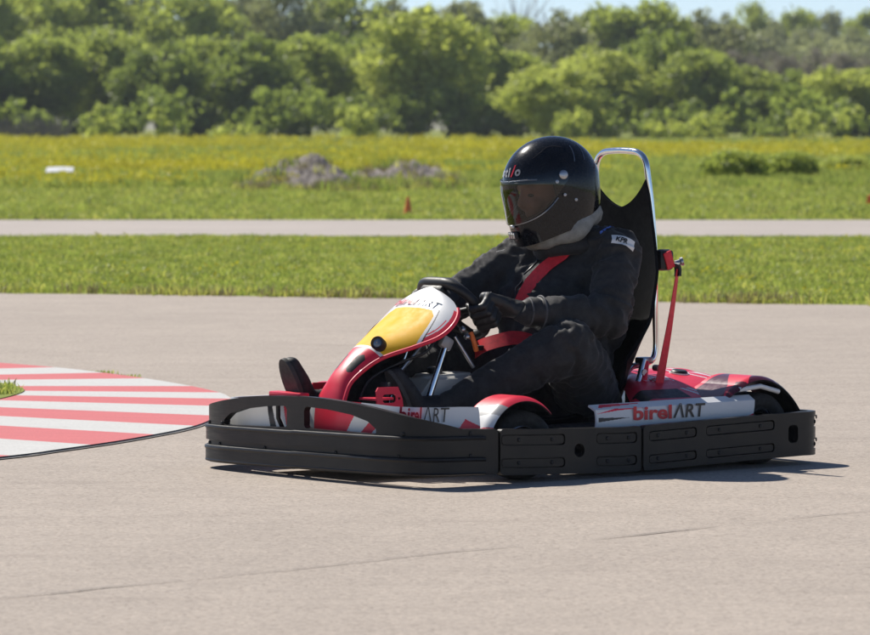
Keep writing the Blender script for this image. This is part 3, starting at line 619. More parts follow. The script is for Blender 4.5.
def plate_bm(bm, outline, holes, o0, o1, step=0.03, mapf=on_ring, bev=0.0):
    """flat outline with holes in (u,z), from depth o0 (back) to o1 (front), bent along mapf"""
    b = bmesh.new(); loops = []
    for lp in [outline] + holes:
        vs = [b.verts.new((p[0], p[1], 0)) for p in lp]; loops.append([b.edges.new((vs[i], vs[(i + 1) % len(vs)])) for i in range(len(vs))])
    bmesh.ops.triangle_fill(b, use_beauty=True, use_dissolve=False, edges=[e for l_ in loops for e in l_])
    # keep only faces outside the holes
    def inside(p, poly):
        c = False; n = len(poly)
        for i in range(n):
            x1, y1 = poly[i]; x2, y2 = poly[(i + 1) % n]
            if (y1 > p[1]) != (y2 > p[1]) and p[0] < (x2 - x1) * (p[1] - y1) / (y2 - y1) + x1: c = not c
        return c
    kill = [f for f in b.faces if any(inside(f.calc_center_median(), h) for h in holes) or not inside(f.calc_center_median(), outline)]
    bmesh.ops.delete(b, geom=kill, context='FACES')
    us = [p[0] for p in outline]; u0, u1 = min(us), max(us); k = u0 + step
    while k < u1 - 1e-4:
        bmesh.ops.bisect_plane(b, geom=b.verts[:] + b.edges[:] + b.faces[:], plane_co=(k, 0, 0), plane_no=(1, 0, 0)); k += step
    b.verts.index_update(); V = [v.co.copy() for v in b.verts]; Fs = [[v.index for v in f.verts] for f in b.faces]
    bed = [(e.verts[0].index, e.verts[1].index) for e in b.edges if len(e.link_faces) == 1]; b.free()
    A = [bm.verts.new(mapf(v.x, v.y, o1)) for v in V]; B = [bm.verts.new(mapf(v.x, v.y, o0)) for v in V]
    for f in Fs:
        try: bm.faces.new([A[i] for i in f]); bm.faces.new([B[i] for i in f][::-1])
        except ValueError: pass
    for i, j in bed:
        try: bm.faces.new((A[i], A[j], B[j], B[i]))
        except ValueError: pass
    return bm
bolt_me = lathe('bolt', [(0, 0.008), (0.003, 0.008), (0.005, 0.0055), (0.005, 0.003), (0.003, 0.0028), (0.003, 0.0001)], (0, 0, 0), (1, 0, 0), M['black'], None, 10).data
bpy.data.objects.remove(bpy.data.objects['bolt'])
def bolt(u, z, o, parent):
    b = bpy.data.objects.new('bolt', bolt_me); COL.objects.link(b); b.parent = parent; f, l, nf, nl = path(u); b.location = on_ring(u, z, o); b.rotation_euler = (0, 0, math.atan2(nl, nf)); return b
Z0, Z1 = 0.040, 0.212
uE = u_of_f(0.635); uM = u_of_f(-0.072)
# --- front bumper with arch and two windows
ua = uE * 0.84
def arch(u): 
    t = min(1, abs(u) / ua); return Z1 + 0.104 * max(0, (1 - t ** 2.1)) ** 1.0
out = [(-uE + 0.012, Z0), (uE - 0.012, Z0), (uE, Z0 + 0.012), (uE, Z1 - 0.012), (uE - 0.012, Z1)]
K = 56
for k in range(K + 1):
    u = ua - 2 * ua * k / K; out.append((u, arch(u) + (0.0005 if abs(u) >= ua else 0)))
out += [(-uE + 0.012, Z1), (-uE, Z1 - 0.012), (-uE, Z0 + 0.012)]
def window(s):
    P = [(.055, .206), (.062, .198), (.075, .196), (.47, .190), (.487, .195), (.485, .210), (.44, .236), (.34, .258), (.20, .272), (.075, .278), (.062, .274), (.055, .262)]
    return [(s * a, b) for a, b in P]
bm = bmesh.new(); plate_bm(bm, out, [window(1), window(-1)], -0.028, 0.0, 0.03)
# stepped lower band: two proud rails
plate_bm(bm, [(-uE + .004, 0.128), (uE - .07, 0.128), (uE - .05, .133), (uE - .05, .172), (uE - .07, .180), (-uE + .004, 0.180)], [], 0.0005, 0.012, 0.03)
plate_bm(bm, [(-uE + .004, 0.048), (uE - .07, 0.048), (uE - .05, .053), (uE - .05, .092), (uE - .07, .100), (-uE + .004, 0.100)], [], 0.0005, 0.014, 0.03)
plate_bm(bm, [(-uE, Z0 + .002), (uE, Z0 + .002), (uE, Z1 - .03), (-uE, Z1 - .03)], [], -0.05, -0.03, 0.03)
for zr, rr_ in ((.179, .0085), (.0995, .0095), (.050, .007)):
    tube_bm(bm, [on_ring(u, zr, .0085) for u in np.linspace(-uE + .006, uE - .07, 80)], rr_, 8)
fb = frombm('front_bumper', bm, M['bumper'], kart, 30)
for u, z in [(-.62, .114), (-.62, .195), (-.52, .114), (-.2, .112), (.25, .112), (.6, .112), (.62, .196), (-.5, .196), (.9, .112), (.9, .196), (-.7, .114), (-.7, .195)]: bolt(u, z, 0.0005, fb)
# --- side and rear bumpers (left built, right mirrored by sign of u)
def side_bumper(s):
    bm = bmesh.new(); S = lambda P: [(s * a, b) for a, b in P]
    uf = u_of_f
    pills = [(uf(.622), uf(.313), .150, .192), (uf(.622), uf(.313), .066, .104), (uf(.158), uf(-.045), .150, .192), (uf(.158), uf(-.045), .066, .104)]
    hole = circle(uf(.243), 0.128, 0.026)
    plate_bm(bm, S(rrect(uE + .008, Z0, uM - .006, Z1, .016)), [S(rrect(a, c, b, d_, .014)) for a, b, c, d_ in pills] + [S(hole)], -0.02, 0.004, 0.05)
    for a, b, c, d_ in pills: plate_bm(bm, S(rrect(a + .005, c + .005, b - .005, d_ - .005, .010)), [], -0.02, 0.001, 0.05)
    plate_bm(bm, S(rrect(uE - .01, Z0 + .006, uM + .02, Z1 - .006, .01)), [S(circle(uf(.243), 0.128, 0.024))], -0.05, -0.012, 0.05)
    o = frombm('side_bumper', bm, M['bumper'], kart, 30)
    for a, b, c, d_ in pills:
        for q in (.28, .8): bolt(s * (a + (b - a) * q), (c + d_) / 2, 0.0012, o)
def rear_bumper(s):
    bm = bmesh.new(); S = lambda P: [(s * a, b) for a, b in P]; uf = u_of_f; ue = UT - 0.004
    pills = [(uf(-.10), uf(-.345), .150, .190), (uf(-.10), uf(-.345), .064, .100), (uf(-.394), uf(-.752), .150, .190), (uf(-.394), uf(-.752), .064, .100)]
    uc = uf(-.90) + 0.075; pills += [(uc, uc + .12, .150, .190), (uc, uc + .12, .064, .100)]
    h0 = uf(-.825); hole = rrect(h0, .094, h0 + .052, .164, .018)
    plate_bm(bm, S(rrect(uM, Z0, ue, Z1, .018)), [S(rrect(a, c, b, d_, .014)) for a, b, c, d_ in pills] + [S(hole)], -0.02, 0.010, 0.02)
    for a, b, c, d_ in pills: plate_bm(bm, S(rrect(a + .005, c + .005, b - .005, d_ - .005, .010)), [], -0.02, 0.007, 0.02)
    plate_bm(bm, S(rrect(uM + .01, Z0 + .006, ue, Z1 - .006, .01)), [S(rrect(h0 + .002, .096, h0 + .05, .162, .016))], -0.045, -0.012, 0.02)
    o = frombm('rear_bumper', bm, M['bumper'], kart, 30)
    for a, b, c, d_ in pills:
        for q in (.2, .8): bolt(s * (a + (b - a) * q), (c + d_) / 2, 0.0072, o)
    for z in (.17, .08):
        rb_ = bolt(s * (uc + .05), z + .018, 0.011, o); rb_.name = 'bolt'
for s in (1, -1): side_bumper(s); rear_bumper(s)
# --- lower nose fairing (white with red graphics), just inside the front bumper
INS = -0.085
uN = u_of_f(0.66)
def inset(u, z, o): return on_ring(u, z, INS + o)
nose_red = [[(.02, .10), (.16, .10), (.30, .29), (.02, .29)], [(.20, .10), (.26, .10), (.44, .235), (.36, .225)], [(-.02, .10), (-.13, .10), (-.20, .29), (-.02, .29)], [(uN - .17, .135), (uN + .02, .135), (uN + .02, .21), (uN - .07, .245)], [(uN - .34, .175), (uN - .16, .175), (uN - .10, .215)]]
nose_ink = [[(-.19, .10), (-.24, .10), (-.31, .29), (-.28, .29)], [(.30, .10), (.325, .10), (.47, .22), (.455, .225)], [(uN - .42, .168), (uN - .30, .168), (uN - .21, .215)]]
def inpoly(p, poly):
    c = False; n = len(poly)
    for i in range(n):
        x1, y1 = poly[i]; x2, y2 = poly[(i + 1) % n]
        if (y1 > p[1]) != (y2 > p[1]) and p[0] < (x2 - x1) * (p[1] - y1) / (y2 - y1) + x1: c = not c
    return c
zb, zt = .10, .290
def nose_fn(u, v):
    uu = -uN + 2 * uN * u; top = zt + 0.012 * max(0, 1 - (uu / .5) ** 2); return inset(uu, zb + (top - zb) * v, 0.01 * math.sin(v * math.pi))
def nose_reg(u, v):
    p = (-uN + 2 * uN * u, zb + (zt - zb) * v)
    if any(inpoly(p, q) for q in nose_red): return 1
    if any(inpoly(p, q) for q in nose_ink): return 2
    return 0
nose = grid('nose_fairing', nose_fn, 640, 64, [M['white'], M['red'], M['ink'], M['black']], kart, nose_reg, thick=0.006, rim=0)
zl = .236
def nose_text(x, y): return inset(uN - 0.47 + x, zl + y, 0.0135)
lettering('lettering', 'birel', lambda x, y: nose_text(x, y), M['redink'], nose, .078, .002, .12, width=.165)
lettering('lettering', '\u039bRT', lambda x, y: nose_text(x + .172, y), M['ink'], nose, .078, .0, .12, width=.150)
# shelf that closes the fairing towards the cockpit
box('floor_tray', (0.32, 0, 0.045), (1.25, 0.66, 0.008), M['steel'], kart)
# --- chassis rails
ch = empty('chassis', parent=kart)
for s in (1, -1):
    tube('frame_rail', catmull([(.98, s * .22, .085), (.6, s * .30, .075), (.1, s * .33, .07), (-.5, s * .33, .075), (-.98, s * .30, .10)], 6), .016, M['black'], ch, 10)
    tube('side_bar', catmull([(.30, s * .33, .08), (.28, s * .55, .09), (.18, s * .60, .10), (-.45, s * .60, .10), (-.55, s * .55, .09), (-.56, s * .33, .08)], 6), .012, M['black'], ch, 8)
    tube('stub_axle', [(.42, s * .33, .12), (.42, s * .52, .13)], .02, M['steel'], ch, 10)
    box('side_box', (-.20, s * .50, .13), (.78, .17, .12), M['black'], ch, bev=.02)
tube('rear_axle', [(-.79, -.58, .14), (-.79, .58, .14)], .02, M['steel'], ch, 12)
tube('front_bar', [(.98, -.5, .12), (1.0, 0, .12), (.98, .5, .12)], .013, M['black'], ch, 8)
tube('cross_bar', [(.55, -.32, .08), (.55, .32, .08)], .015, M['black'], ch, 8)
# --- wheels
def wheel(f, l, r, wd, steer=0):
    t = empty('wheel', (f, l, r), 0, kart); t.rotation_euler = (0, 0, steer); h = wd / 2
    lathe('tyre', [(-h * .80, r * .54), (-h * .95, r * .62), (-h, r * .78), (-h * .93, r * .91), (-h * .75, r * .985), (-h * .3, r), (h * .3, r), (h * .75, r * .985), (h * .93, r * .91), (h, r * .78), (h * .95, r * .62), (h * .80, r * .54), (h * .5, r * .5), (-h * .5, r * .5), (-h * .8, r * .54)], (0, 0, 0), (0, 1, 0), M['rubber'], t, 48)
    lathe('rim', [(-h * .85, r * .52), (-h * .8, r * .56), (-h * .6, r * .47), (h * .1, r * .42), (h * .2, r * .22), (h * .42, r * .2), (h * .45, .001), (h * .2, .002)], (0, 0, 0), (0, 1, 0), M['steel'], t, 36)
    lathe('rim_lip', [(h * .5, r * .46), (h * .84, r * .52), (h * .90, r * .55), (h * .86, r * .575), (h * .6, r * .56)], (0, 0, 0), (0, 1, 0), M['chrome'], t, 36)
for s in (1, -1):
    wheel(.425, s * .560, .132, .125, R(-13)); wheel(-.80, s * .500, .142, .185)
# --- front mudguards
def fender(s):
    cf, cz, rad = .455, .130, .190
    def fn(u, v):
        a = R(170 - 128 * v); yy = .475 + .175 * u; r_ = rad - .018 * max(0, (u - .75) / .25) ** 2 - .012 * max(0, (.12 - u) / .12) ** 2
        x = cf + r_ * -math.cos(a) * -1; z = cz + r_ * math.sin(a)
        return (cf - r_ * math.cos(a), s * yy, z) if True else (x, yy, z)
    def reg(u, v):
        # red crest, then white and grey sweep toward the front foot
        q = v + .10 * (1 - u)
        return 0 if q > .40 else (1 if q > .27 else (2 if q > .13 else 0))
    o = grid('front_mudguard', fn, 60, 170, [M['red'], M['grey'], M['white'], M['black']], kart, reg, thick=.006 * (1 if s > 0 else -1), rim=3)
    # outer cheek
    v = [(cf, s * .651, cz)]; n = 30
    for k in range(n + 1):
        a = R(170 - 128 * k / n); v.append((cf - .170 * math.cos(a), s * .651, cz + .170 * math.sin(a)))
    return o
for s in (1, -1): fender(s)
# --- side panels with lettering
def side_panel(s):
    top0, top1 = .272, .282
    def fn(u, v):
        f = .088 - u * .82; zb_, zt_ = .150, top0 + (top1 - top0) * u - .003
        if u < .04: f = .088 - u * .82
        skew = .030 * (1 - v) if u > .93 else 0
        y = .615 + .012 * math.sin(math.pi * v) - .035 * max(0, v - .85) / .15
        f -= -skew * (u - .93) / .07 if u > .93 else 0
        return (f, s * y, zb_ + (zt_ - zb_) * v)
    inkp = [[(.015, .46), (.21, .56), (.015, .60)]]; redp = [[(.03, .90), (.33, .965), (.10, .99), (.06, .99)], [(.0, .72), (.14, .80), (.30, .83), (.12, .86)], [(.68, 0), (1, 0), (1, .45)]]
    def reg(u, v):
        if any(inpoly((u, v), q) for q in redp): return 1
        if any(inpoly((u, v), q) for q in inkp): return 2
        return 0
    o = grid('side_panel', fn, 360, 80, [M['white'], M['red'], M['ink'], M['black']], kart, reg, thick=.008 * s, rim=0)
    if s > 0:
        ty = lambda y: .6295
        lettering('lettering', 'birel', lambda x, y: (-.095 - x, .6300, 0.2075 + y), M['redink'], o, .072, .0022, .0, width=.195)
        lettering('lettering', '\u039bRT', lambda x, y: (-.297 - x, .6300, 0.2075 + y * 1.08), M['ink'], o, .068, .0010, .14, width=.165)
    else:
        lettering('lettering', 'birel', lambda x, y: (-.46 + x, -.6300, 0.2075 + y), M['redink'], o, .072, .0022, .0, width=.195)
        lettering('lettering', '\u039bRT', lambda x, y: (-.258 + x, -.6300, 0.2075 + y * 1.08), M['ink'], o, .068, .0010, .14, width=.165)
for s in (1, -1): side_panel(s)
# --- engine cover and rear mudguards
def cover_fn(u, v):
    l = -.56 + 1.14 * v; f0 = -.565 + .285 * min(1, max(0, l / .40)) ** .9; f = f0 + (-.985 - f0) * u
    z = .353 - .40 * abs(l) ** 2.0
    if u < .10: z -= .045 * ((.10 - u) / .10) ** 2
    if u > .72: z -= .060 * ((u - .72) / .28) ** 2
    z -= .006 * math.exp(-((l - .10) / .035) ** 2)
    return (f, l, z)
def cover_reg(u, v):
    f, l, z = cover_fn(u, v); c = f + .80 + .9 * (l - .05) ** 2
    if l > -.02 and (abs(c + .020) < .013 - .02 * max(0, l - .2) or abs(c - .040) < .007): return 1
    if .365 < l < .455 and -.545 < f < -.305: return 3
    if .36 < l < .47 and abs(abs((f + .605) + .5 * (l - .4)) - .016) < .010: return 1
    if .33 < l and f + .25 * (l - .4) < -.70: return 2
    return 0
cover = grid('engine_cover', cover_fn, 150, 220, [M['red'], M['white'], M['darkred'], M['black']], kart, cover_reg, thick=-.006, rim=3)
def cov_at(f, l):
    f0 = -.565 + .285 * min(1, max(0, l / .40)) ** .9; return (f, l, cover_fn((f - f0) / (-.985 - f0), (l + .56) / 1.14)[2] + .0065)
lettering('lettering', 'ing-mining', lambda x, y: cov_at(-.455 - x, .28 - y), M['whiteink'], cover, .11, .0025, .2, width=.15)
lathe('fuel_cap', [(0, .034), (.010, .034), (.016, .028), (.016, .001)], (-.735, .16, .341), (0, .13, 1), M['black'], cover, 20)
lathe('cap_ring', [(0, .040), (.006, .040), (.006, .034)], (-.735, .16, .341), (0, .13, 1), M['whiteink'], cover, 20)
def rear_mudguard(s):
    cf, cz, rad = -.785, .150, .200
    def fn(u, v):
        a = R(158 - 156 * v); r_ = rad - .015 * max(0, (u - .85) / .15) ** 2; y = .36 + .235 * u
        x = cf - r_ * math.cos(a); z = cz + r_ * math.sin(a)
        if v > .62: x -= .05 * ((v - .62) / .38) ** 1.5
        if v < .22: x += .06 * ((.22 - v) / .22)
        return (x, s * y, z)
    fl = [[(.25, .42), (.95, .10), (.80, .26), (1.0, .30), (.62, .52)]]
    def reg(u, v):
        if inpoly((u, v), fl[0]): return 0
        if u < .10: return 0
        if v < .035: return 1
        return 2 if v < .62 else 3
    # v = 0 front foot ... 1 rear foot
    o = grid('rear_mudguard', lambda u, v: fn(u, v), 90, 150, [M['red'], M['white'], M['darkred'], M['black']], kart, reg, thick=(.007 if s < 0 else .007) * s, rim=3)
    # pale inner strut under the guard
    tube('guard_brace', [(cf + .11, s * .585, cz + .150), (cf, s * .588, cz + .160), (cf - .10, s * .585, cz + .135)], .010, M['whiteink'], kart, 8)
for s in (1, -1): rear_mudguard(s)
# engine lump below the cover
eng = empty('engine', parent=kart)
box('block', (-.62, -.30, .19), (.28, .22, .20), M['steel'], eng, bev=.02); tube('exhaust', catmull([(-.62, -.18, .18), (-.80, -.10, .16), (-.97, .05, .15)], 6), .028, M['steel'], eng, 12)
box('rear_tray', (-.72, .05, .13), (.46, .66, .06), M['black'], kart, bev=.01)
# --- front panel (steering fairing)
rows = [(.905, .262, .088, .010), (.885, .325, .074, .012), (.842, .392, .066, .014), (.745, .474, .092, .020), (.635, .530, .165, .026), (.560, .570, .212, .030), (.500, .612, .222, .030), (.455, .650, .206, .026), (.425, .678, .160, .020), (.408, .694, .100, .012), (.402, .700, .05, .008)]
RW = np.array(catmull(rows, 12)); RS = np.r_[0, np.cumsum(np.hypot(np.diff(RW[:, 0]), np.diff(RW[:, 1])))]; RS /= RS[-1]
def row(v): return [np.interp(v, RS, RW[:, k]) for k in range(4)]
def panel_fn(u, v):
    f, z, wv, sg = row(v); q = 2 * u - 1; q = math.copysign(abs(q) ** .9, q)
    e = abs(q) ** 3
    # edges roll back and down
    return (f - sg * .9 * e, q * wv, z - sg * 1.3 * e + .010 * (1 - q * q))
def panel_reg(u, v):
    f, z, wv, sg = row(v); l = (2 * u - 1) * wv; q = abs(2 * u - 1)
    ed = wv - abs(l)
    if v < .375: 
        if .16 < v < .36 and q > .80 and ed < .012: return 0
        if v > .22 and .35 < q < .80 and abs(v - .29) < .075 - .1 * abs(q - .58): return 4      # dark air slots
        return 0
    if v > .95: return 1
    vv = (v - .43) / (.835 - .43)
    yw = .178 - .050 * max(0, vv) ** 2 - .05 * max(0, .2 - vv)
    if 0 < vv < 1 and abs(l) < yw - (.02 * max(0, abs(vv - .5) - .42) / .08): return 3
    if -.045 < vv < 1.04 and abs(l) < yw + .012: return 1
    if -.045 < vv < 1.04 and abs(l) < yw + .017: return 4
    if vv >= .95: return 1 if ed > .016 else (1 if v > .90 else 0)
    if ed > .030 and vv > .1: return 1
    if .018 < ed < .024 and vv > 0: return 1
    return 0
panel = grid('front_panel', panel_fn, 180, 330, [M['red'], M['white'], M['grey'], M['yellow'], M['black']], kart, panel_reg, thick=.010, rim=4, ang=60)
# rolled red flange along both edges
for s in (0, 1):
    pts = [Vector(panel_fn(s, v)) + Vector((-.004, (.002 if s else -.002), -.006)) for v in np.linspace(0.0, .93, 60)]
    tube('flange', pts, .0085, M['red'], panel, 8)
def on_panel(x, y):   # x across to the driver's right as read from the front, y up the panel
    l = -.140 + x; v = .858 + y * .9; f, z, wv, sg = row(v); q = l / wv; p = Vector(panel_fn((math.copysign(abs(q) ** (1 / .9), q) + 1) / 2, v)); return p + Vector((.6, 0, .8)) * .006
lettering('lettering', 'birel', lambda x, y: on_panel(x, y), M['redink'], panel, .075, .002, .15, width=.135)
lettering('lettering', '\u039bRT', lambda x, y: on_panel(x + .142, y), M['ink'], panel, .075, .0018, .15, width=.125)
lamp = lathe('lamp', [(-.02, .026), (.014, .027), (.020, .024), (.016, .019)], (.722, .090, .503), (.80, .45, .35), M['black'], kart, 24)
lathe('lens', [(.012, .019), (.016, .014), (.018, .001)], (.722, .090, .503), (.80, .45, .35), M['lens'], lamp, 20)
sv = []
vs_ = np.linspace(.02, .97, 40)
for v_ in vs_:
    f_, z_, w_, s_ = row(v_); l_ = -min(.17, w_ * .8); sv += [(f_ - .012, l_, z_ - .014), (f_ - .03, l_ - .004, .09)]
fromdata('shade_backing', sv, [(2 * i, 2 * i + 1, 2 * i + 3, 2 * i + 2) for i in range(39)], M['black'], kart, 60)  # added black sheet, stands in for the shade under the front panel
# support struts, steering column and wheel
SC = Vector((.285, 0, .632)); SN = Vector((-.74, 0, .67)).normalized(); SUP = Vector((.67, 0, .74)).normalized(); SL = Vector((0, 1, 0))
sw = empty('steering_wheel', parent=kart)
ring = []
for k in range(64):
    a = 2 * math.pi * k / 64; rr_ = .150; y_ = math.sin(a); fl = .90 if math.cos(a) > 0.0 else 1.0
    up_ = math.cos(a) * rr_ * (1 - .16 * max(0, math.cos(a)) ** 6) ; ring.append(SC + SL * y_ * rr_ * 1.03 + SUP * up_)
tube('rim', ring, [.0195 + .004 * max(0, math.cos(2 * math.pi * (k / 64)) ) ** 4 for k in range(64)], M['black'], sw, 12, True)
for a in (90, 270, 180):
    p = SC + (SL * math.sin(R(a)) + SUP * math.cos(R(a))) * .143; c = SC - SN * .035
    tube('spoke', [c, (c + p) / 2 - SN * .008, p], [.020, .014, .011], M['black'], sw, 8)
lathe('hub', [(-.05, .030), (-.045, .045), (-.015, .048), (-.008, .040), (-.008, .001)], SC, SN, M['black'], sw, 24)
box('display_pod', SC + SUP * .085 - SN * .03, (.10, .13, .035), M['black'], sw, rot=SN.to_track_quat('Z', 'X').to_matrix(), bev=.012)
tube('steering_column', [SC - SN * .04, SC - SN * .50], .012, M['steel'], kart, 10)
for s in (1, -1):
    tube('column_strut', [(.530, s * .115, .09), (.505, s * .12, .28), (.412, s * .115, .50)], .0125, M['chrome'], kart, 12)
    box('strut_bracket', (.415, s * .115, .498), (.055, .03, .05), M['grey'], kart, bev=.01, rot=Matrix.Rotation(R(-30), 3, 'Y'))
    tube('brace_rod', [(.36, s * .10, .52), (.29, s * .13, .40)], .008, M['steel'], kart, 8)
for k, (x, y, z) in enumerate([(.37, .13, .60), (.36, .15, .55), (.33, .14, .52), (.39, .12, .57)]):
    frombm('knob', (lambda b: (bmesh.ops.create_uvsphere(b, u_segments=12, v_segments=8, radius=.013, matrix=Matrix.Translation((x, y, z))), b)[1])(bmesh.new()), M['steel'], kart)
tube('kill_lever', catmull([(.305, .13, .535), (.300, .145, .50), (.285, .14, .465)], 5), .010, M['orange'], kart, 8)
# wiring under the panel
tube('cable', catmull([(.42, .10, .56), (.52, .13, .47), (.62, .10, .43), (.74, .05, .36), (.80, .05, .25)], 6), .006, M['black'], kart, 6)
# fuel tank
def tank_bm():
    bm = bmesh.new(); prof = [(.60, .12), (.52, .28), (.44, .372), (.24, .378), (.20, .34), (.20, .10), (.58, .09)]
    a = [bm.verts.new((x, -.085, z)) for x, z in prof]; b = [bm.verts.new((x, .085, z)) for x, z in prof]; n = len(prof)
    bm.faces.new(a); bm.faces.new(b[::-1])
    for i in range(n): bm.faces.new((a[i], b[i], b[(i + 1) % n], a[(i + 1) % n]))
    bmesh.ops.recalc_face_normals(bm, faces=bm.faces[:]); bmesh.ops.bevel(bm, geom=bm.edges[:], offset=.018, segments=3, affect='EDGES'); return bm
tank = frombm('fuel_tank', tank_bm(), M['tank'], kart, 40)
lathe('tank_cap', [(0, .03), (.02, .03), (.025, .02), (.025, .001)], (.38, 0, .376), (0, 0, 1), M['black'], tank, 16)
# pedals and red stops
for s, f in ((1, .715), (-1, 1.0)):
    pd = empty('pedal', parent=kart)
    tube('arm', [(f - .05, s * .15, .08), (f + .02, s * .15, .22), (f + .022, s * .15, .285)], .009, M['black'], pd, 8)
    if s > 0: box('pad', (f + .022, s * .15, .33), (.010, .06, .06), M['black'], pd, rot=Matrix.Rotation(R(-10), 3, 'Y'))
def bracket(f0, l, w_, name):
    bm = bmesh.new(); mp = lambda u, z, o: (f0 + .0 * z - o, l + u, z)
    mp2 = lambda u, z, o: (f0 - u, l + o, z)
    plate_bm(bm, [(0, .20), (.13, .20), (.115, .30), (.095, .345), (.0, .345), (-.01, .33)], [rrect(.02, .285, .085, .318, .014), circle(.100, .300, .006, 8)], 0, w_, .2, mp2)
    return frombm(name, bm, M['red'], kart, 30)
bracket(.815, .205, .006, 'pedal_bracket'); bracket(.815, -.21, .006, 'pedal_bracket')
box('pedal_shelf', (.955, -.17, .305), (.05, .20, .022), M['red'], kart, bev=.006)
box('pedal_shelf', (.785, .16, .300), (.09, .10, .010), M['red'], kart, bev=.003)
# --- seat with chrome hoop, belt
prof = catmull([(.05, .155), (-.06, .105), (-.22, .085), (-.36, .115), (-.455, .22), (-.505, .36), (-.545, .52), (-.570, .70), (-.578, .88), (-.575, 1.00), (-.565, 1.12)], 8)
PR = np.array(prof); PS = np.r_[0, np.cumsum(np.hypot(np.diff(PR[:, 0]), np.diff(PR[:, 1])))]; PS /= PS[-1]
def seat_fn(u, v):
    q = 2 * u - 1
    lim = 1.0
    if v > .90:   # scooped top edge with two horns
        pass
    vmax = 1.0 - .075 * (1 - abs(q) ** 1.6) if True else 1
    v_ = v * vmax
    f = np.interp(v_, PS, PR[:, 0]); z = np.interp(v_, PS, PR[:, 1])
    wv = np.interp(v_, [0, .15, .35, .5, .75, .88, 1.0], [.19, .215, .235, .250, .240, .195, .165])
    e = abs(q) ** 3
    up_ = np.interp(v_, [0, .2, .4, .6, .8, 1], [.05, .13, .12, .02, .0, .0]); fw_ = np.interp(v_, [0, .25, .45, .62, .8, 1], [0, .02, .10, .03, .01, .0])
    return (f + fw_ * e, q * wv, z + up_ * e)
seat = grid('seat', seat_fn, 40, 80, [M['seat']], kart, thick=-.014, ang=60)
hp = [(-.43, .185, .345), (-.47, .19, .392), (-.545, .195, .405), (-.590, .195, .45), (-.608, .195, .62), (-.612, .190, .80), (-.602, .182, 1.0), (-.590, .172, 1.14), (-.586, .160, 1.205), (-.585, .120, 1.238), (-.585, .05, 1.246)]
hp = [(x + (.02 if z > .5 else 0), y - .012, z - .014) for x, y, z in hp]; hp = hp + [(x, -y, z) for x, y, z in hp[::-1]]
hoop = tube('headrest_hoop', catmull(hp, 7), .0125, M['chrome'], kart, 14)
for s in (1, -1):
    tube('seat_stay', [(-.30, s * .30, .10), (-.415, s * .26, .26), (-.485, s * .235, .41)], .012, M['chrome'], kart, 12)
    tube('red_stay', [(-.33, s * .315, .10), (-.455, s * .27, .30), (-.50, s * .235, .40)], .011, M['red'], kart, 10)
    box('hoop_clamp', (-.505, s * .215, .405), (.06, .05, .026), M['steel'], kart, bev=.006)
    for dx, dz in ((-.045, -.03), (.03, -.045), (-.02, -.08)):
        frombm('clamp_bolt', (lambda b: (bmesh.ops.create_cone(b, cap_ends=True, segments=10, radius1=.013, radius2=.013, depth=.03, matrix=Matrix.Translation((-.50 + dx, s * .245, .405 + dz)) @ Matrix.Rotation(R(90), 4, 'X')), b)[1])(bmesh.new()), M['steel'], kart)
def strap(name, pts, w_, side, mat, parent, th=.003, n=8, nrm=None):
    P = catmull(pts, n); bm = bmesh.new(); L = []
    for i, p in enumerate(P):
        p = Vector(p); t = (Vector(P[min(i + 1, len(P) - 1)]) - Vector(P[max(i - 1, 0)])).normalized(); sd = Vector(side[0]).lerp(Vector(side[1]), i / (len(P) - 1)); sd = (t.cross(nrm(p)) if nrm else (sd - t * sd.dot(t))).normalized(); nn = t.cross(sd)
        L.append([bm.verts.new(p + sd * a * w_ / 2 + nn * b * th / 2) for a, b in ((-1, -1), (1, -1), (1, 1), (-1, 1))])
    for A, B in zip(L, L[1:]):
        for k in range(4): bm.faces.new((A[k], A[(k + 1) % 4], B[(k + 1) % 4], B[k]))
    bm.faces.new(L[0][::-1]); bm.faces.new(L[-1]); return frombm(name, bm, mat, parent, 30)
reel = box('belt_reel', (-.615, .205, .800), (.075, .05, .085), M['black'], kart, bev=.018)
box('reel_label', (-.618, .233, .800), (.040, .008, .070), M['belt'], reel, bev=.003, rot=Matrix.Rotation(R(20), 3, 'Y'))
lathe('reel_bolt', [(0, .012), (.02, .012), (.024, .018), (.034, .018), (.036, .001)], (-.665, .215, .785), (-.7, .5, .25), M['steel'], reel, 10)
strap('belt_guide', [(-.655, .235, .785), (-.665, .232, .765), (-.662, .235, .735)], .03, ((0, 1, 0), (0, 1, 0)), M['black'], kart, .012)
strap('seat_belt', [(-.662, .235, .760), (-.60, .26, .55), (-.52, .29, .32), (-.47, .31, .17)], .036, ((.8, .6, 0), (.9, -.5, 0)), M['belt'], kart)

# ------------------------------------------------------------------ driver (same local axes as the kart)
from mathutils.bvhtree import BVHTree
person = empty('person', (0, 0, 0), YAW)
tag(person, 'person in black racing suit, gloves and black full-face helmet, sitting in the go-kart steering', 'person')
def ell(bm, c, s, rot=None):
    m = Matrix.Translation(c) @ (rot.to_4x4() if rot else Matrix.Identity(4)) @ Matrix.Diagonal((*s, 1)); bmesh.ops.create_icosphere(bm, subdivisions=3, radius=1, matrix=m)
def hull(bm, spheres, sub=2):
    b = bmesh.new()
    for c, r in spheres: bmesh.ops.create_icosphere(b, subdivisions=sub, radius=r, matrix=Matrix.Translation(c))
    h = bmesh.ops.convex_hull(b, input=b.verts[:]); bmesh.ops.delete(b, geom=[g for g in h['geom_interior'] if isinstance(g, bmesh.types.BMVert)], context='VERTS')
    me = bpy.data.meshes.new('tmp'); b.to_mesh(me); b.free(); bm.from_mesh(me); bpy.data.meshes.remove(me)
def limb(bm, pts):
    for a, b in zip(pts, pts[1:]): hull(bm, [a, b])
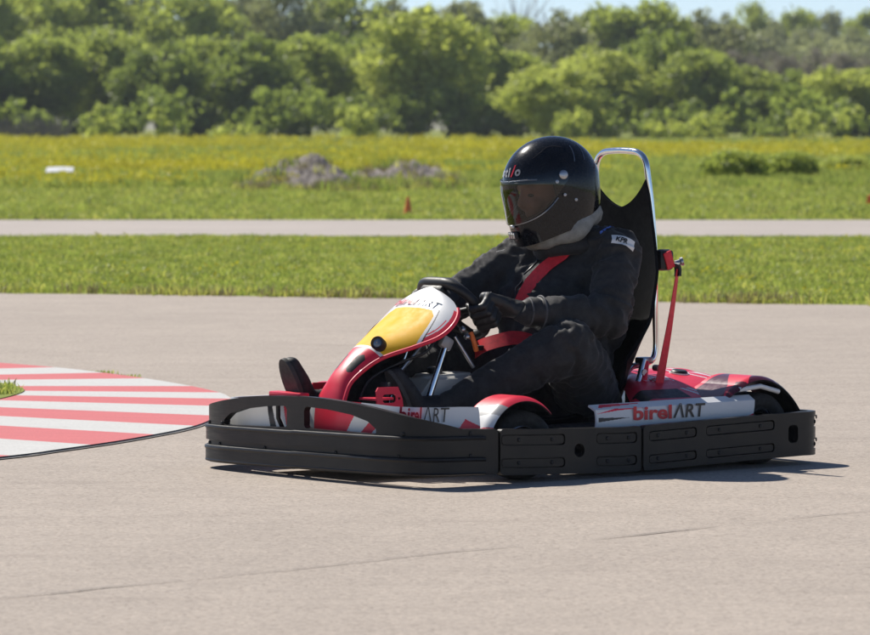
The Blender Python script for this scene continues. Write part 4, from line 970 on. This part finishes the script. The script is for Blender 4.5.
def remesh(bm, voxel, smooth_it=6, fac=0.5):
    me = bpy.data.meshes.new('tmp'); bmesh.ops.recalc_face_normals(bm, faces=bm.faces[:]); bm.to_mesh(me); bm.free(); o = bpy.data.objects.new('tmp', me); COL.objects.link(o)
    m = o.modifiers.new('r', 'REMESH'); m.mode = 'VOXEL'; m.voxel_size = voxel; m.adaptivity = 0
    s = o.modifiers.new('s', 'SMOOTH'); s.iterations = smooth_it; s.factor = fac
    dg = bpy.context.evaluated_depsgraph_get(); res = bpy.data.meshes.new_from_object(o.evaluated_get(dg)); bpy.data.objects.remove(o); bpy.data.meshes.remove(me); return res
J = dict(hipL=(-.33, .10, .235), kneeL=(-.005, .350, .485), ankL=(.475, .14, .235), hipR=(-.33, -.10, .235), kneeR=(.16, -.20, .44), ankR=(.75, -.17, .235),
         shL=(-.375, .205, .835), elL=(-.235, .320, .590), wrL=(.110, .235, .612), shR=(-.235, -.205, .815), elR=(.02, -.335, .640), wrR=(.25, -.235, .640))
J = {k: Vector(v) for k, v in J.items()}
b = bmesh.new()
# torso
ell(b, (-.335, 0, .235), (.150, .195, .135)); ell(b, (-.300, 0, .40), (.165, .190, .17)); ell(b, (-.320, 0, .585), (.165, .195, .19)); ell(b, (-.335, .0, .73), (.150, .205, .14))
ell(b, (-.27, -.03, .66), (.170, .19, .16)); ell(b, (-.24, -.03, .50), (.18, .20, .17)); ell(b, (-.40, .0, .62), (.13, .20, .24)); hull(b, [(Vector((-.14, -.14, .60)), .09), (Vector((-.20, -.10, .45)), .12), (Vector((-.22, -.15, .74)), .10)], 3)
hull(b, [(J['shL'], .088), (Vector((-.33, 0, .86)), .085)], 3); hull(b, [(J['shR'], .085), (Vector((-.30, 0, .855)), .085)], 3); hull(b, [(J['shL'], .085), (Vector((-.33, .09, .62)), .11)], 3); hull(b, [(J['shR'], .085), (Vector((-.27, -.09, .62)), .11)], 3)
hull(b, [(Vector((-.31, 0, .87)), .085), (Vector((-.255, 0, .97)), .068)], 3)          # neck
# head with brow, nose, jaw (inside the helmet)
HR = Matrix.Rotation(R(-14), 3, 'Z') @ Matrix.Rotation(R(14), 3, 'Y'); HC = Vector((-.200, 0, 1.095))
def hl(x, y, z): return HC + HR @ Vector((x, y, z))
ell(b, hl(-0.001, 0, .02), (.125, .098, .130), HR); ell(b, hl(0.044, 0, -.075), (.080, .075, .085), HR)
hull(b, [(hl(0.117, 0, .012), .012), (hl(0.142, 0, -.038), .017), (hl(0.114, 0, -.05), .02)]); hull(b, [(hl(0.106, .05, .018), .017), (hl(0.106, -.05, .018), .017)]); ell(b, hl(0.099, .045, -.05), (.03, .03, .03)); ell(b, hl(0.099, -.045, -.05), (.03, .03, .03)); ell(b, hl(0.112, 0, -.090), (.018, .032, .010))
# arms and legs
for s in 'LR':
    limb(b, [(J['sh' + s], .094), (J['sh' + s].lerp(J['el' + s], .5), .092), (J['el' + s], .082), (J['el' + s].lerp(J['wr' + s], .35), .078), (J['wr' + s], .050)])
    limb(b, [(J['hip' + s], .125), (J['hip' + s].lerp(J['knee' + s], .55), .128), (J['knee' + s], .102), (J['knee' + s].lerp(J['ank' + s], .32), .096), (J['ank' + s].lerp(J['ank' + s], 1), .052)])
    # loose cloth bunching at elbow and below knee
    k = J['knee' + s]; a = J['ank' + s]; dn = (a - k).normalized()
    ell(b, k + dn * .07 + Vector((0, 0, -.01)), (.104, .094, .10)); ell(b, k.lerp(J['hip' + s], .22), (.115, .105, .115)); ell(b, J['el' + s].lerp(J['wr' + s], .18), (.082, .082, .082))
me = remesh(b, .0085, 5, .5)
# folds: ripples across each limb, strongest at the joints, plus slack over the torso
segs = []
for s in 'LR':
    segs += [(J['sh' + s], J['el' + s], .09), (J['el' + s], J['wr' + s], .07), (J['hip' + s], J['knee' + s], .12), (J['knee' + s], J['ank' + s], .09)]
joints = [J[k] for k in ('elL', 'elR', 'kneeL', 'kneeR', 'shL', 'shR', 'wrL', 'wrR')] + [Vector((-.2, 0, .5)), Vector((-.17, -.05, .6))]
S0 = np.array([s[0] for s in segs]); S1 = np.array([s[1] for s in segs])
co = np.array([v.co[:] for v in me.vertices]); no = np.array([v.normal[:] for v in me.vertices])
hc = np.array(HC)
for i in range(len(co)):
    p = co[i]
    dh = np.linalg.norm(p - hc)
    if dh < .19 or (p[2] > .95): continue
    dvec = S1 - S0; t = np.clip(((p - S0) * dvec).sum(1) / (dvec ** 2).sum(1), 0, 1); q = S0 + dvec * t[:, None]; dd = np.linalg.norm(p - q, axis=1); k = int(dd.argmin())
    if dd[k] < .125: ax = dvec[k] / np.linalg.norm(dvec[k])
    else: ax = np.array([.35, .25, .9])
    jd = min((Vector(p) - j).length for j in joints); wj = .35 + .65 * math.exp(-(jd / .11) ** 2)
    al = float(np.dot(p, ax)); pp = p - ax * al
    P = Vector(pp * 6.0 + ax * al * 21.0)
    n1 = noise.noise(P + Vector((0, 0, 1.3)) + Vector((noise.noise(Vector(p) * 9), noise.noise(Vector(p) * 9 + Vector((5, 5, 5))), 0)) * 1.1)
    n2 = noise.noise(Vector(p) * 16)
    ridge = (1 - abs(n1) * 2.0)
    co[i] = p + no[i] * (wj * (.024 * ridge - .010) + .0045 * n2)
me.vertices.foreach_set('co', co.ravel()); me.update()
mi = []
for p in me.polygons:
    c = Vector(p.center); q = HR.transposed() @ (c - HC); mi.append(1 if (q.x > .02 and q.z > -.13 and abs(q.y) < .12 and (c - HC).length < .2) else 0)
me.materials.append(M['suit']); me.materials.append(M['skin']); me.polygons.foreach_set('material_index', mi)
body = link('body', me, None, person, 180)
for s in (1, -1):
    frombm('eye', (lambda q: (bmesh.ops.create_uvsphere(q, u_segments=14, v_segments=10, radius=.0125, matrix=Matrix.Translation(hl(.110, s * .038, -.010)) @ Matrix.Diagonal((.8, 1.25, .6, 1))), q)[1])(bmesh.new()), M['eye'], person)
bvh = BVHTree.FromPolygons([v.co[:] for v in me.vertices], [p.vertices[:] for p in me.polygons])
def onto(p, dr, off=.004):
    dr = Vector(dr).normalized(); h = bvh.ray_cast(Vector(p) + dr * .35, -dr)
    return (h[0] + dr * off) if h[0] else Vector(p)
# --- belt across the chest and over the lap (part of the kart)
fd = Vector((.72, .55, .30))
chest = [onto(q, fd, .014) for q in [(-.275, .04, .835), (-.245, .03, .81), (-.18, .005, .76), (-.113, -.02, .705), (-.09, -.05, .64), (-.08, -.08, .58)]]
def body_n(q):
    h = bvh.find_nearest(q); return h[1]
strap('shoulder_belt', [Vector((-.30, .05, .84))] + chest, .052, ((0.1, 1, 0), (.3, .7, .6)), M['belt'], kart, n=6, nrm=lambda q: fd.lerp(body_n(q), .35))
lap = [Vector((-.16, .10, .44)), Vector((-.06, .06, .49)), Vector((.0, .05, .503)), Vector((.06, .04, .500)), Vector((.12, -.02, .475)), Vector((.10, -.12, .44))]
strap('lap_belt', lap, .062, ((.2, .5, -.7), (.2, .5, -.7)), M['belt'], kart, n=6)
box('belt_buckle', (.14, -.03, .465), (.03, .04, .02), M['black'], kart)
# --- sleeve patch, blue sleeve print, shoulder tab
def decal(name, c, xd, yd, dr, w_, h_, mat, parent, nx=14, ny=8, off=.004, shape=None):
    xd, yd = Vector(xd).normalized(), Vector(yd).normalized(); v = []; f = []
    for j in range(ny + 1):
        for i in range(nx + 1):
            a, b_ = (i / nx - .5) * w_, (j / ny - .5) * h_
            v.append(onto(Vector(c) + xd * a + yd * b_, dr, off))
    for j in range(ny):
        for i in range(nx): q = j * (nx + 1) + i; f.append((q, q + 1, q + nx + 2, q + nx + 1))
    return fromdata(name, v, f, mat, parent, 60)
pc = Vector((-.35, .25, .863)); pd = Vector((.25, .85, .45)); px_ = Vector((-.88, .18, -.52)).normalized(); py_ = Vector((-.42, -.28, .86)).normalized()
patch = decal('sleeve_patch', pc, px_, py_, pd, .098, .042, M['whiteink'], person)
def pt(x, y): return onto(pc + px_ * (x - .036) + py_ * (y - .010), pd, .0065)
lettering('lettering', 'KPR', lambda x, y: pt(x, y), M['ink'], patch, .030, .0012, .2, width=.050)
bc = Vector((-.36, .175, .92)); bx_ = Vector((-.97, .0, .22)).normalized(); by_ = Vector((.2, -.25, .95)).normalized()
lettering('sleeve_print', 'sparco', lambda x, y: onto(bc + bx_ * (x - .05) + by_ * y, (.2, .7, .7), .005), M['blueink'], person, .026, .0012, .25, width=.088)
decal('shoulder_tab', (-.10, -.20, .86), (-.6, .3, .3), (.3, 0, .6), (.35, .1, .9), .035, .022, M['whiteink'], person, 6, 4)
# jacket front seam
tube('zip', [onto((-.20 + .015 * math.sin(k), -.055 - .004 * k, .83 - .036 * k), (.85, -.1, .3), .002) for k in range(9)], .0035, M['ink'], person, 6)
# --- collar and balaclava
col_pts = []
for k in range(40):
    a = 2 * math.pi * k / 40; col_pts.append(Vector((-.290 + .108 * math.cos(a), .112 * math.sin(a), .872 + .035 * math.cos(a) * -1 + .008 * math.sin(3 * a))))
tube('collar', col_pts, .030, M['suit'], person, 12, True)
col_pts = [Vector((-.258 + .110 * math.cos(a), .112 * math.sin(a), .945 - .055 * math.cos(a) + .006 * math.sin(4 * a))) for a in [2 * math.pi * k / 40 for k in range(40)]]
tube('balaclava_roll', col_pts, [.047 + .006 * math.sin(k * .9) for k in range(40)], M['collar'], person, 12, True)
# --- helmet
hel = empty('helmet', HC, 0, person); hel.rotation_euler = HR.to_euler()
def h_prof(az, z):
    a, b_ = (.200, .152); r0 = 1 / math.sqrt((math.cos(az) / a) ** 2 + (math.sin(az) / b_) ** 2); c = math.cos(az)
    if z > 0: s = math.sqrt(max(0, 1 - (z / .195) ** 2.2))
    else:
        bk = max(0, -c); fr = max(0, c)
        s = 1 - (.26 * bk + .10 * (1 - abs(c)) - .0 * fr) * (-z / .19) ** 1.8 - .03 * fr * (-z / .2) ** 3 + .035 * fr ** 3 * math.exp(-((z + .13) / .05) ** 2)
    # brow ridge and rear spoiler swell
    s += .012 * max(0, -c) ** 2 * math.exp(-((z - .02) / .03) ** 2)
    return r0 * s
def z_bot(az): c = math.cos(az); return -.172 - .028 * max(0, c) ** 2 + .035 * max(0, -c)
def eye_lo(az): return -.096 + .075 * (abs(az) / 1.25) ** 2.4
def eye_hi(az): return .052 - .030 * (abs(az) / 1.25) ** 3
AZ = 150; TZ = 90; V = []; F = []
for j in range(TZ + 1):
    for i in range(AZ):
        az = -math.pi + 2 * math.pi * i / AZ; t = j / TZ
        ph = t * 2.0
        zz = .195 * math.cos(min(t / .48, 1) * math.pi / 2) if t < .48 else 0 + (t - .48) / .52 * z_bot(az)
        r_ = h_prof(az, zz) if t > 0 else 0.0005
        V.append((r_ * math.cos(az) - .004, r_ * math.sin(az), zz))
for j in range(TZ):
    for i in range(AZ):
        ids = [j * AZ + i, j * AZ + (i + 1) % AZ, (j + 1) * AZ + (i + 1) % AZ, (j + 1) * AZ + i]
        zc = sum(V[k][2] for k in ids) / 4; az = -math.pi + 2 * math.pi * (i + .5) / AZ
        if abs(az) < 1.22 and eye_lo(az) < zc < eye_hi(az): continue
        F.append(tuple(ids[::-1]))
# inner lip at the neck opening
base = TZ * AZ; off = len(V)
for i in range(AZ): p = V[base + i]; V.append((p[0] * .86, p[1] * .86, p[2] + .012))
for i in range(AZ): F.append((off + i, off + (i + 1) % AZ, base + (i + 1) % AZ, base + i))
shell = fromdata('shell', V, F, M['helmet'], hel, 50)
sd = shell.modifiers.new('thickness', 'SOLIDIFY'); sd.thickness = .012; sd.offset = -1
# eyeport gasket
def hs(az, z, o): r_ = h_prof(az, z) + o; return (r_ * math.cos(az) - .004, r_ * math.sin(az), z)
gp = [hs(az, eye_lo(az), .000) for az in np.linspace(-1.22, 1.22, 40)] + [hs(az, eye_hi(az), .000) for az in np.linspace(1.22, -1.22, 40)]
tube('gasket', gp, .0055, M['black'], hel, 8, True)
tube('lower_trim', [hs(az, eye_lo(az) - .012, .004) for az in np.linspace(-1.25, 1.25, 40)], .0026, M['steel'], hel, 6)
tube('upper_trim', [hs(az, eye_hi(az) + .012, .006) for az in np.linspace(-.85, .85, 30)], .0035, M['steel'], hel, 6)
# visor: clear front sheet that narrows to the pivots
def vis(u, v):
    az = -1.62 + 3.24 * u; k = min(1, abs(az) / 1.62); lo = (-.106 + .085 * (abs(az) / 1.25) ** 2.2) if abs(az) < 1.1 else max((-.106 + .085 * (1.1 / 1.25) ** 2.2) + (abs(az) - 1.1) * .14, -.05); hi = .066 + .012 * k
    lo = min(lo, hi - .045); return hs(az, lo + (hi - lo) * v, .0095)
grid('visor', vis, 60, 16, [M['visor']], hel, ang=60)
for s in (1, -1):
    p = Vector(hs(s * 1.50, .050, .010)); ax = Vector((.05, s, .1))
    lathe('visor_pivot', [(-.004, .018), (.003, .018), (.005, .015), (.005, .001)], p, ax, M['steel'], hel, 20)
    p = Vector(hs(s * 1.30, .030, .011)); lathe('visor_screw', [(-.002, .007), (.002, .007), (.003, .001)], p, (.15, s, .1), M['steel'], hel, 12)
    p = Vector(hs(s * 1.42, -.028, .011)); lathe('visor_screw', [(-.002, .006), (.002, .006), (.003, .001)], p, (.1, s, 0), M['steel'], hel, 12)
    p = Vector(hs(s * 1.72, -.060, .002)); lathe('shell_screw', [(-.002, .006), (.002, .006), (.003, .001)], p, (0, s, 0), M['steel'], hel, 12)
box('chin_vent', hs(0, -.150, .004), (.012, .075, .030), M['black'], hel, bev=.005)
for y in (-.02, .0, .02): box('vent_bar', (hs(0, -.150, .010)[0], y, -.150), (.008, .012, .022), M['steel'], hel, bev=.002)
box('visor_latch', hs(.10, -.112, .010), (.014, .022, .014), M['steel'], hel, bev=.003, rot=Matrix.Rotation(.1, 3, 'Z'))
# crown vent ridge lines
for s in (1, -1):
    tube('crown_seam', [hs(s * az, z, .0005) for az, z in zip(np.linspace(.75, 1.9, 16), .135 + .028 * np.sin(np.linspace(0, 2.6, 16)))], .0018, M['ink'], hel, 5)
    for az0 in (2.0, 2.35): tube('rear_slot', [hs(s * (az0 + .05 * k), .085 + .012 * k - .02 * (az0 - 2), .0008) for k in range(6)], .0022, M['steel'], hel, 5)
def hel_text(x, y): return hs(-.16 + x / .165, .084 + y * .9, .0045)
for ch_, x_, w_, mt_, kx in (('s', .000, .022, 'grey', 1), ('t', .026, .016, 'grey', 1), ('i', .047, .008, 'grey', 1), ('/', .060, .018, 'redink', 1.15), ('o', .080, .024, 'grey', 1)):
    lettering('lettering', ch_, lambda x, y, x_=x_, kx=kx: hel_text(x + x_, y * kx), M[mt_], hel, .052, .0018, .2 if ch_ == 'l' else 0, width=w_)
# --- gloves gripping the wheel
def glove(s, ang, wrist):
    """rim point at angle ang; fingers wrap round the rim, thumb over the inner side"""
    o_ = (SL * math.sin(R(ang)) + SUP * math.cos(R(ang))); tg = (SL * math.cos(R(ang)) - SUP * math.sin(R(ang))) * (1 if s > 0 else -1)   # tg points up along the rim
    rim = SC + SL * math.sin(R(ang)) * .150 * 1.03 + SUP * math.cos(R(ang)) * .150
    pos = lambda phi, rad, t: rim + (o_ * math.cos(R(phi)) + SN * math.sin(R(phi))) * rad + tg * t
    bm = bmesh.new(); kn = []
    for i, (t, ln) in enumerate(((.046, .96), (.016, 1.05), (-.014, 1.0), (-.043, .82))):
        r0 = .0155 - .0008 * i
        a = pos(62, .056, t * .95); b_ = pos(-8, .056 * ln, t); c = pos(-85, .042 * ln, t * 1.02); d_ = pos(-150, .036, t * 1.03); kn.append((a, r0 + .003))
        limb(bm, [(a, r0 + .002), (b_, r0 + .001), (c, r0), (d_, r0 - .002)])
    wr = Vector(wrist); pc_ = pos(105, .058, 0)
    hull(bm, kn + [(pos(95, .050, .03), .020), (pos(95, .050, -.03), .020), (wr.lerp(pc_, .35), .036)])
    hull(bm, [(wr.lerp(pc_, .35), .036), (wr, .040)])
    # thumb leaves the side of the palm near its base and lies over the inner side of the rim
    limb(bm, [(wr.lerp(pc_, .6) + tg * .030, .021), (pos(140, .048, .052), .018), (pos(185, .036, .072), .0155), (pos(215, .034, .088), .0135)])
    # gauntlet
    back = (wr - pc_).normalized()
    mesh = remesh(bm, .0042, 3, .45)
    n_ = [v.normal.copy() for v in mesh.vertices]
    for v, nn in zip(mesh.vertices, n_): v.co += nn * .0022 * (1 - 2 * abs(noise.noise(v.co * 34)))
    g = link('glove', mesh, M['glove'], person, 180)
    el = J['elL' if s > 0 else 'elR']; ax = (el - wr).normalized(); aa = ax.orthogonal().normalized(); bb = ax.cross(aa)
    bmc = bmesh.new(); rings = []
    for h_, r_ in ((-.025, .043), (-.01, .050), (.012, .055), (.045, .060), (.048, .064), (.062, .064), (.066, .062), (.05, .056), (.0, .046)):
        rings.append([bmc.verts.new(wr + ax * h_ + (aa * math.cos(2 * math.pi * k / 32) + bb * math.sin(2 * math.pi * k / 32)) * (r_ + .0022 * math.sin(3 * 2 * math.pi * k / 32 + h_ * 60))) for k in range(32)])
    for A, B in zip(rings, rings[1:]):
        for k in range(32): bmc.faces.new((A[k], A[(k + 1) % 32], B[(k + 1) % 32], B[k]))
    frombm('cuff', bmc, M['glove'], g, 60)
    tube('cuff_band', [wr + ax * .055 + (aa * math.cos(2 * math.pi * k / 32) + bb * math.sin(2 * math.pi * k / 32)) * .0655 for k in range(32)], .0045, M['cuff'], g, 8, True)
    tube('wrist_strap', [wr + ax * .004 + (aa * math.cos(2 * math.pi * k / 32) + bb * math.sin(2 * math.pi * k / 32)) * .0535 for k in range(32)], .004, M['cuff'], g, 8, True)
    # hard knuckle guard with light piping
    tube('knuckle_piping', [kn[0][0] + (kn[0][0] - rim).normalized() * .018, kn[1][0] + (kn[1][0] - rim).normalized() * .020, kn[2][0] + (kn[2][0] - rim).normalized() * .020, kn[3][0] + (kn[3][0] - rim).normalized() * .018], .0028, M['cuff'], g, 6)
glove(1, 98, J['wrL']); glove(-1, -86, J['wrR'])
# --- shoes
def shoe(heel, toe, side, ank, wd=1.0):
    heel, toe, ank = Vector(heel), Vector(toe), Vector(ank); d_ = (toe - heel).normalized(); up = (ank - heel); up = (up - d_ * up.dot(d_)).normalized(); sd_ = d_.cross(up) * wd; L = (toe - heel).length
    bm = bmesh.new()
    hull(bm, [(heel + up * .04, .040), (heel + d_ * L * .35 + up * .042, .042), (ank + up * .02, .052)])
    hull(bm, [(heel + d_ * L * .30 + up * .045, .044), (heel + d_ * L * .72 + up * .034 + sd_ * .018, .034), (heel + d_ * L * .72 + up * .034 - sd_ * .018, .034)])
    hull(bm, [(heel + d_ * L * .70 + up * .034 + sd_ * .02, .034), (heel + d_ * L * .70 + up * .034 - sd_ * .02, .034), (toe + up * .028 + sd_ * .008, .029), (toe + up * .028 - sd_ * .008, .029)])
    m_ = remesh(bm, .006, 4, .5); sh = link('shoe', m_, M['shoe'], person, 180)
    bs = bmesh.new(); pts = []
    for k in range(36):
        a = 2 * math.pi * k / 36; x = L * .5 + (L * .5 + .035) * math.cos(a); wv = .046 + .010 * math.cos(a) - .012 * math.exp(-((x / L - .40) / .16) ** 2); pts.append(heel + d_ * x + sd_ * wv * math.sin(a))
    A = [bs.verts.new(p - up * .004) for p in pts]; B = [bs.verts.new(p + up * .012) for p in pts]; bs.faces.new(A[::-1]); bs.faces.new(B)
    for k in range(36): bs.faces.new((A[k], A[(k + 1) % 36], B[(k + 1) % 36], B[k]))
    frombm('sole', bs, M['sole'], sh, 30)
shoe((.565, .125, .165), (.675, .105, .370), 1, (.49, .135, .24))
shoe((.865, -.19, .185), (.958, -.19, .410), -1, (.76, -.175, .26), 1.25)
